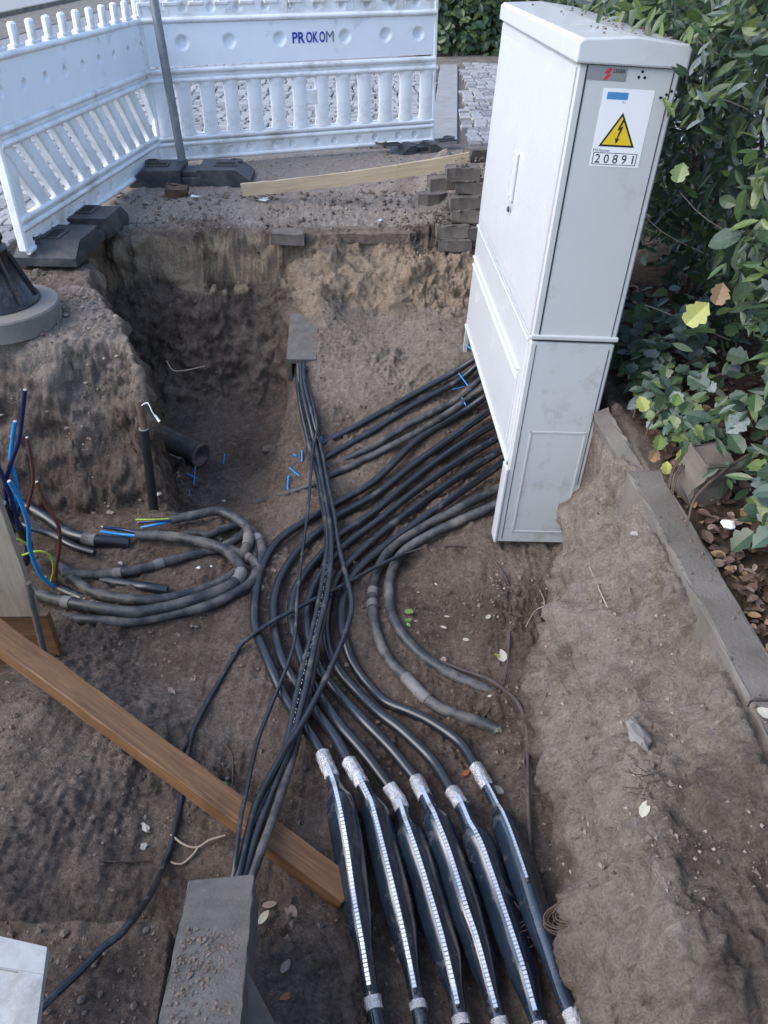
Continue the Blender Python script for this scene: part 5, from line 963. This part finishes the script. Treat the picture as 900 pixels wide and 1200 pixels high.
# ================================================================ PLANTS
def orient(nrm, roll):
    z = Vector(nrm).normalized(); x = z.cross(Vector((0, 0, 1)));
    if x.length < .1: x = Vector((1, 0, 0))
    x.normalize(); y = z.cross(x); c, s = math.cos(roll), math.sin(roll); a = x*c+y*s; return Matrix((a, z.cross(a), z)).transposed()
def foliage(name, spots_, parent, kinds, mats, n_ind, label=None, cat=None):
    """spots_: (pos, normal, roll, size, kind, material index); the nearest ones become leaf objects"""
    camp = Vector((0, 0, 1.45))
    def seen(p):
        q = p-camp; zc = q.dot(Vector((0, math.cos(R(36)), -math.sin(R(36))))); 
        if zc < .2: return False
        u = 450+936*q.x/zc; v_ = 600+936*q.dot(Vector((0, -math.sin(R(36)), -math.cos(R(36)))))/zc; return 0 < u < 905 and -5 < v_ < 1200
    spots_.sort(key=lambda s_: ((s_[0]-camp).length-s_[3]*14 if seen(s_[0]) else 99))
    cache = {}
    for p, nrm, roll, sz, kd, mi in spots_[:n_ind]:
        if (kd, mi) not in cache: cache[(kd, mi)] = leaf_data(kd, mats[mi], random.uniform(.15, .35), random.uniform(.05, .25))
        M_ = orient(nrm, roll); o = bpy.data.objects.new('leaf', cache[(kd, mi)]); COL.objects.link(o); o.parent = parent; o.location = p-OFF[parent]; o.rotation_euler = M_.to_euler(); o.scale = (sz, sz, sz)
    protos_ = {kd: [leaf_verts(kd, f_, c_2) for f_, c_2 in ((.15, .05), (.3, .2), (.25, .3))] for kd in kinds}
    vs = []; fs = []; ms = []
    for p, nrm, roll, sz, kd, mi in spots_[n_ind:]:
        v, f = random.choice(protos_[kd]); A3 = np.array(orient(nrm, roll)); o0 = len(vs); vs += (np.array(v)*sz @ A3.T+np.array(p)-np.array(OFF[parent])).tolist(); fs += [tuple(i+o0 for i in q) for q in f]; ms += [mi]*len(f)
    if not fs: return
    me = bpy.data.meshes.new(name); me.from_pydata(vs, [], fs)
    for m in mats: me.materials.append(m)
    me.polygons.foreach_set('material_index', ms); o = bpy.data.objects.new(name, me); COL.objects.link(o); o.parent = parent; tag(o, kind='stuff')
MATS = LM+[LY, LO, LB, LG]
shrub = thing('shrub', 'dense evergreen shrub with narrow glossy leaves behind the kerb, right of the cabinet', 'shrub', (1.6, 3.2, 0))
sp = []
for _ in range(15000):
    y = random.uniform(1.3, 6.6); z = random.uniform(.12, 2.5); nn = float(noise(np.array([y*2.6]), np.array([z*2.6]), 5)[0])
    xsf = 1.02+.16*nn+.17*float(ss(.85, .35, z))-.24*float(ss(1.05, 1.35, z))*float(ss(2.35, 2.9, y))+.12*float(ss(2.0, 1.5, y))+.09*float(ss(2.25, 2.7, y))*float(ss(1.2, .95, z))
    dep_ = random.expovariate(1/.16); x = xsf+dep_
    if x > 2.6 or (Vector((x, y, z))-Vector((0, 0, 1.45))).length < 1.95: continue
    if float(noise(np.array([y*5]), np.array([z*5]), 8)[0]) < -.28 and dep_ < .2: continue
    nrm = Vector((-.75, -.55, .45))+Vector((random.uniform(-1, 1), random.uniform(-1, 1), random.uniform(-.8, 1)))*.9
    r_ = random.random(); mi = 0 if r_ < .46 else 1 if r_ < .76 else 2 if r_ < .86 else 3 if r_ < .95 else 4 if r_ < .985 else 8
    sp.append((Vector((x, y, z)), nrm, random.uniform(0, 6.3), random.choice((.04, .055, .065, .075, .10))*random.uniform(.8, 1.15), 'lance' if random.random() < .88 else 'oval', mi))
for _ in range(420):
    q_ = random.random(); sp.append((Vector((.98-.30*q_**1.6+random.uniform(-.04, .1), random.uniform(2.55, 3.9), 1.20+random.random()*.30+.02*q_)), Vector((-.6, -.6, .5))+Vector((random.uniform(-1, 1), random.uniform(-1, 1), random.uniform(-.8, 1))), random.uniform(0, 6.3), random.uniform(.045, .085), 'lance', random.choice((0, 1, 1, 3, 3, 4, 8))))
for _ in range(150):
    q_ = random.random(); sp.append((Vector((1.02-.19*q_, random.uniform(2.45, 2.95), .98+random.random()*.36)), Vector((-.5, -.8, .3))+Vector((random.uniform(-1, 1), random.uniform(-1, 1), random.uniform(-.8, 1))), -1.6+random.uniform(-1.2, 1.2), random.uniform(.04, .075), 'lance', random.choice((0, 1, 1, 3, 4, 0))))
for _ in range(3500):
    sp.append((Vector((random.uniform(1.25, 2.6), random.uniform(1.3, 6.6), random.uniform(.0, 2.4))), (random.uniform(-1, 0), random.uniform(-1, 1), random.uniform(-.5, 1)), random.uniform(0, 6.3), random.uniform(.07, .12), 'oval', 0))  # inner leaves all the darkest green, putting the shrub's deep shade into colour
foliage('foliage', sp, shrub, ('lance', 'oval'), MATS, 235)
for k in range(16):
    y = random.uniform(1.8, 5.5); x = random.uniform(1.4, 1.9); mb = MB(); p = Vector((x, y, .0)); pts = [p]
    for q in range(7): p = p+Vector((random.uniform(-.10, .06), random.uniform(-.1, .1), .26)); pts.append(p)
    mb.tube(spline(pts, .06), list(np.linspace(.014, .004, len(spline(pts, .06)))), 6); mb.build('stem', MT['bark'], shrub)
for k in range(30):
    y = random.uniform(1.8, 5.0); z = random.uniform(.2, 1.6); p = Vector((random.uniform(1.0, 1.2), y, z)); mb = MB()
    mb.tube(spline([p+Vector((.3, .1, -.15)), p, p+Vector((-.10, random.uniform(-.15, .1), random.uniform(-.05, .12)))], .04), .0022, 5)
    mb.build('twig', MT['rootpale'], shrub)
# ivy along the kerb: lobed leaves, some turned yellow
ivy = thing('ivy', 'low creeping ivy with green and yellow lobed leaves along the kerb', 'ivy', (1.1, 2.5, 0))
sp = []
for _ in range(680):
    y = random.uniform(1.35, 3.3); far_ = max(0, y-1.9); x = 1.02+random.expovariate(1/.12)-.06*float(ss(2.1, 2.5, y))+.05*float(ss(2.1, 1.7, y)); z = .0+random.uniform(.02, .26)*float(ss(.9, 1.15, x))+.03
    if .98 < x < 1.16 and 1.95 < y < 2.16 and random.random() < .75: continue
    sp.append((Vector((x, y, z)), Vector((-.4, -.55, .9))+Vector((random.uniform(-1, 1), random.uniform(-1, 1), random.uniform(-.3, .6)))*.7, random.uniform(0, 6.3), random.uniform(.04, .085), random.choice(('lobed', 'lobed', 'lance', 'oval')), random.choice((1, 2, 2, 0, 4, 3, 2, 0))))
yl = [(0.898,2.25,0.505),(0.907,2.45,0.102),(0.984,2.22,0.028),(0.951,2.25,-0.028),(0.92,2.3,0.038),(1.019,2.2,0.067),(0.982,2.4,0.153),(1.028,2.25,0.124),(0.905,2.3,-0.006),(0.948,2.2,0.586),(0.802,2.3,0.894)]
yk = [(5, .075), (5, .05), (5, .045), (5, .04), (8, .045), (5, .04), (8, .04), (5, .035), (6, .045), (6, .06), (3, .05)]
for p, (mi, sz) in zip(yl, yk): sp.append((Vector(p), Vector((-.25, -.9, .5))+Vector((random.uniform(-.3, .3), 0, random.uniform(-.3, .3))), -1.7+random.uniform(-.6, .6), sz*1.15+.0, 'lobed', mi))
foliage('foliage', sp, ivy, ('lobed', 'lance', 'oval'), MATS, 295)
for k in range(8):
    y = random.uniform(1.9, 2.9); p = Vector((1.0, y, .06)); mb = MB(); mb.tube(spline([p+Vector((.25, .1, .08)), p+Vector((.08, 0, .05)), p+Vector((-.05, -.1, 0)), p+Vector((-.10, -.2, -.03))], .03), .003, 5); mb.build('runner', MT['root'], ivy)
# dead leaves on the bed
sp = []
lt = thing('leaf_litter', 'brown dead leaves covering the bed behind the kerb', 'leaf litter', (1.2, 2.5, -.04))
for _ in range(1500):
    x = .97+random.expovariate(1/.25); y = random.uniform(.7, 4)
    if x > 2.6: continue
    sp.append((Vector((x, y, surf(x, y)+random.uniform(.005, .03))), (random.uniform(-.5, .5), random.uniform(-.5, .5), 1), random.uniform(0, 6.3), random.uniform(.02, .055), 'oval', random.choice((0, 1, 2, 2, 2, 2))))
foliage('leaves', sp, lt, ('oval',), [LP, LO, LB], 90)
# far clipped hedge and the orange base in front of it
hg = thing('hedge', 'dense dark green clipped hedge far behind the right end of the barrier', 'hedge', (3.2, 13.9, 0)); sp = []
for _ in range(6500):
    x = random.uniform(.35, 6.5); z = random.uniform(.0, 1.9); y = 13.35+.2*float(noise(np.array([x*2]), np.array([z*2]), 3)[0])+random.expovariate(1/.12)
    sp.append((Vector((x, y, z)), Vector((0, -1, .5))+Vector((random.uniform(-1, 1), random.uniform(-1, 1), random.uniform(-1, 1)))*.8, random.uniform(0, 6.3), random.uniform(.09, .16), 'oval', random.choice((0, 1, 1, 3, 0))))
for _ in range(900):
    sp.append((Vector((random.uniform(.4, 6.5), random.uniform(13.5, 14.8), 1.9+random.uniform(-.1, .06))), (random.uniform(-.6, .6), random.uniform(-.6, .6), 1), random.uniform(0, 6.3), .14, 'oval', 1))
foliage('foliage', sp, hg, ('oval',), LM, 0)
mb = MB(); mb.box((3.4, 14.3, .9), (6.0, 1.0, 1.8)); mb.build('inner_block', MT['bark'], hg)  # plain bark-coloured block filling the hedge behind its leaves
p = [(0.863,14.078,0.0)][0]; ob = thing('orange_base', 'orange plastic base plate far back at the foot of the hedge', 'base plate', (p[0], p[1], 0), (0, 0, .2))
mb = MB(); mb.box((0, 0, .05), (.80, .40, .10), None, .03); mb.build('plate', MT['orange'], ob, local=True); mb = MB(); mb.box((0, 0, .115), (.3, .2, .03), None, .01); mb.build('socket', MT['orange'], ob, local=True); mb = MB(); mb.box((0, 0, .1315), (.07, .07, .004)); mb.build('hole', MT['hole'], ob, local=True)
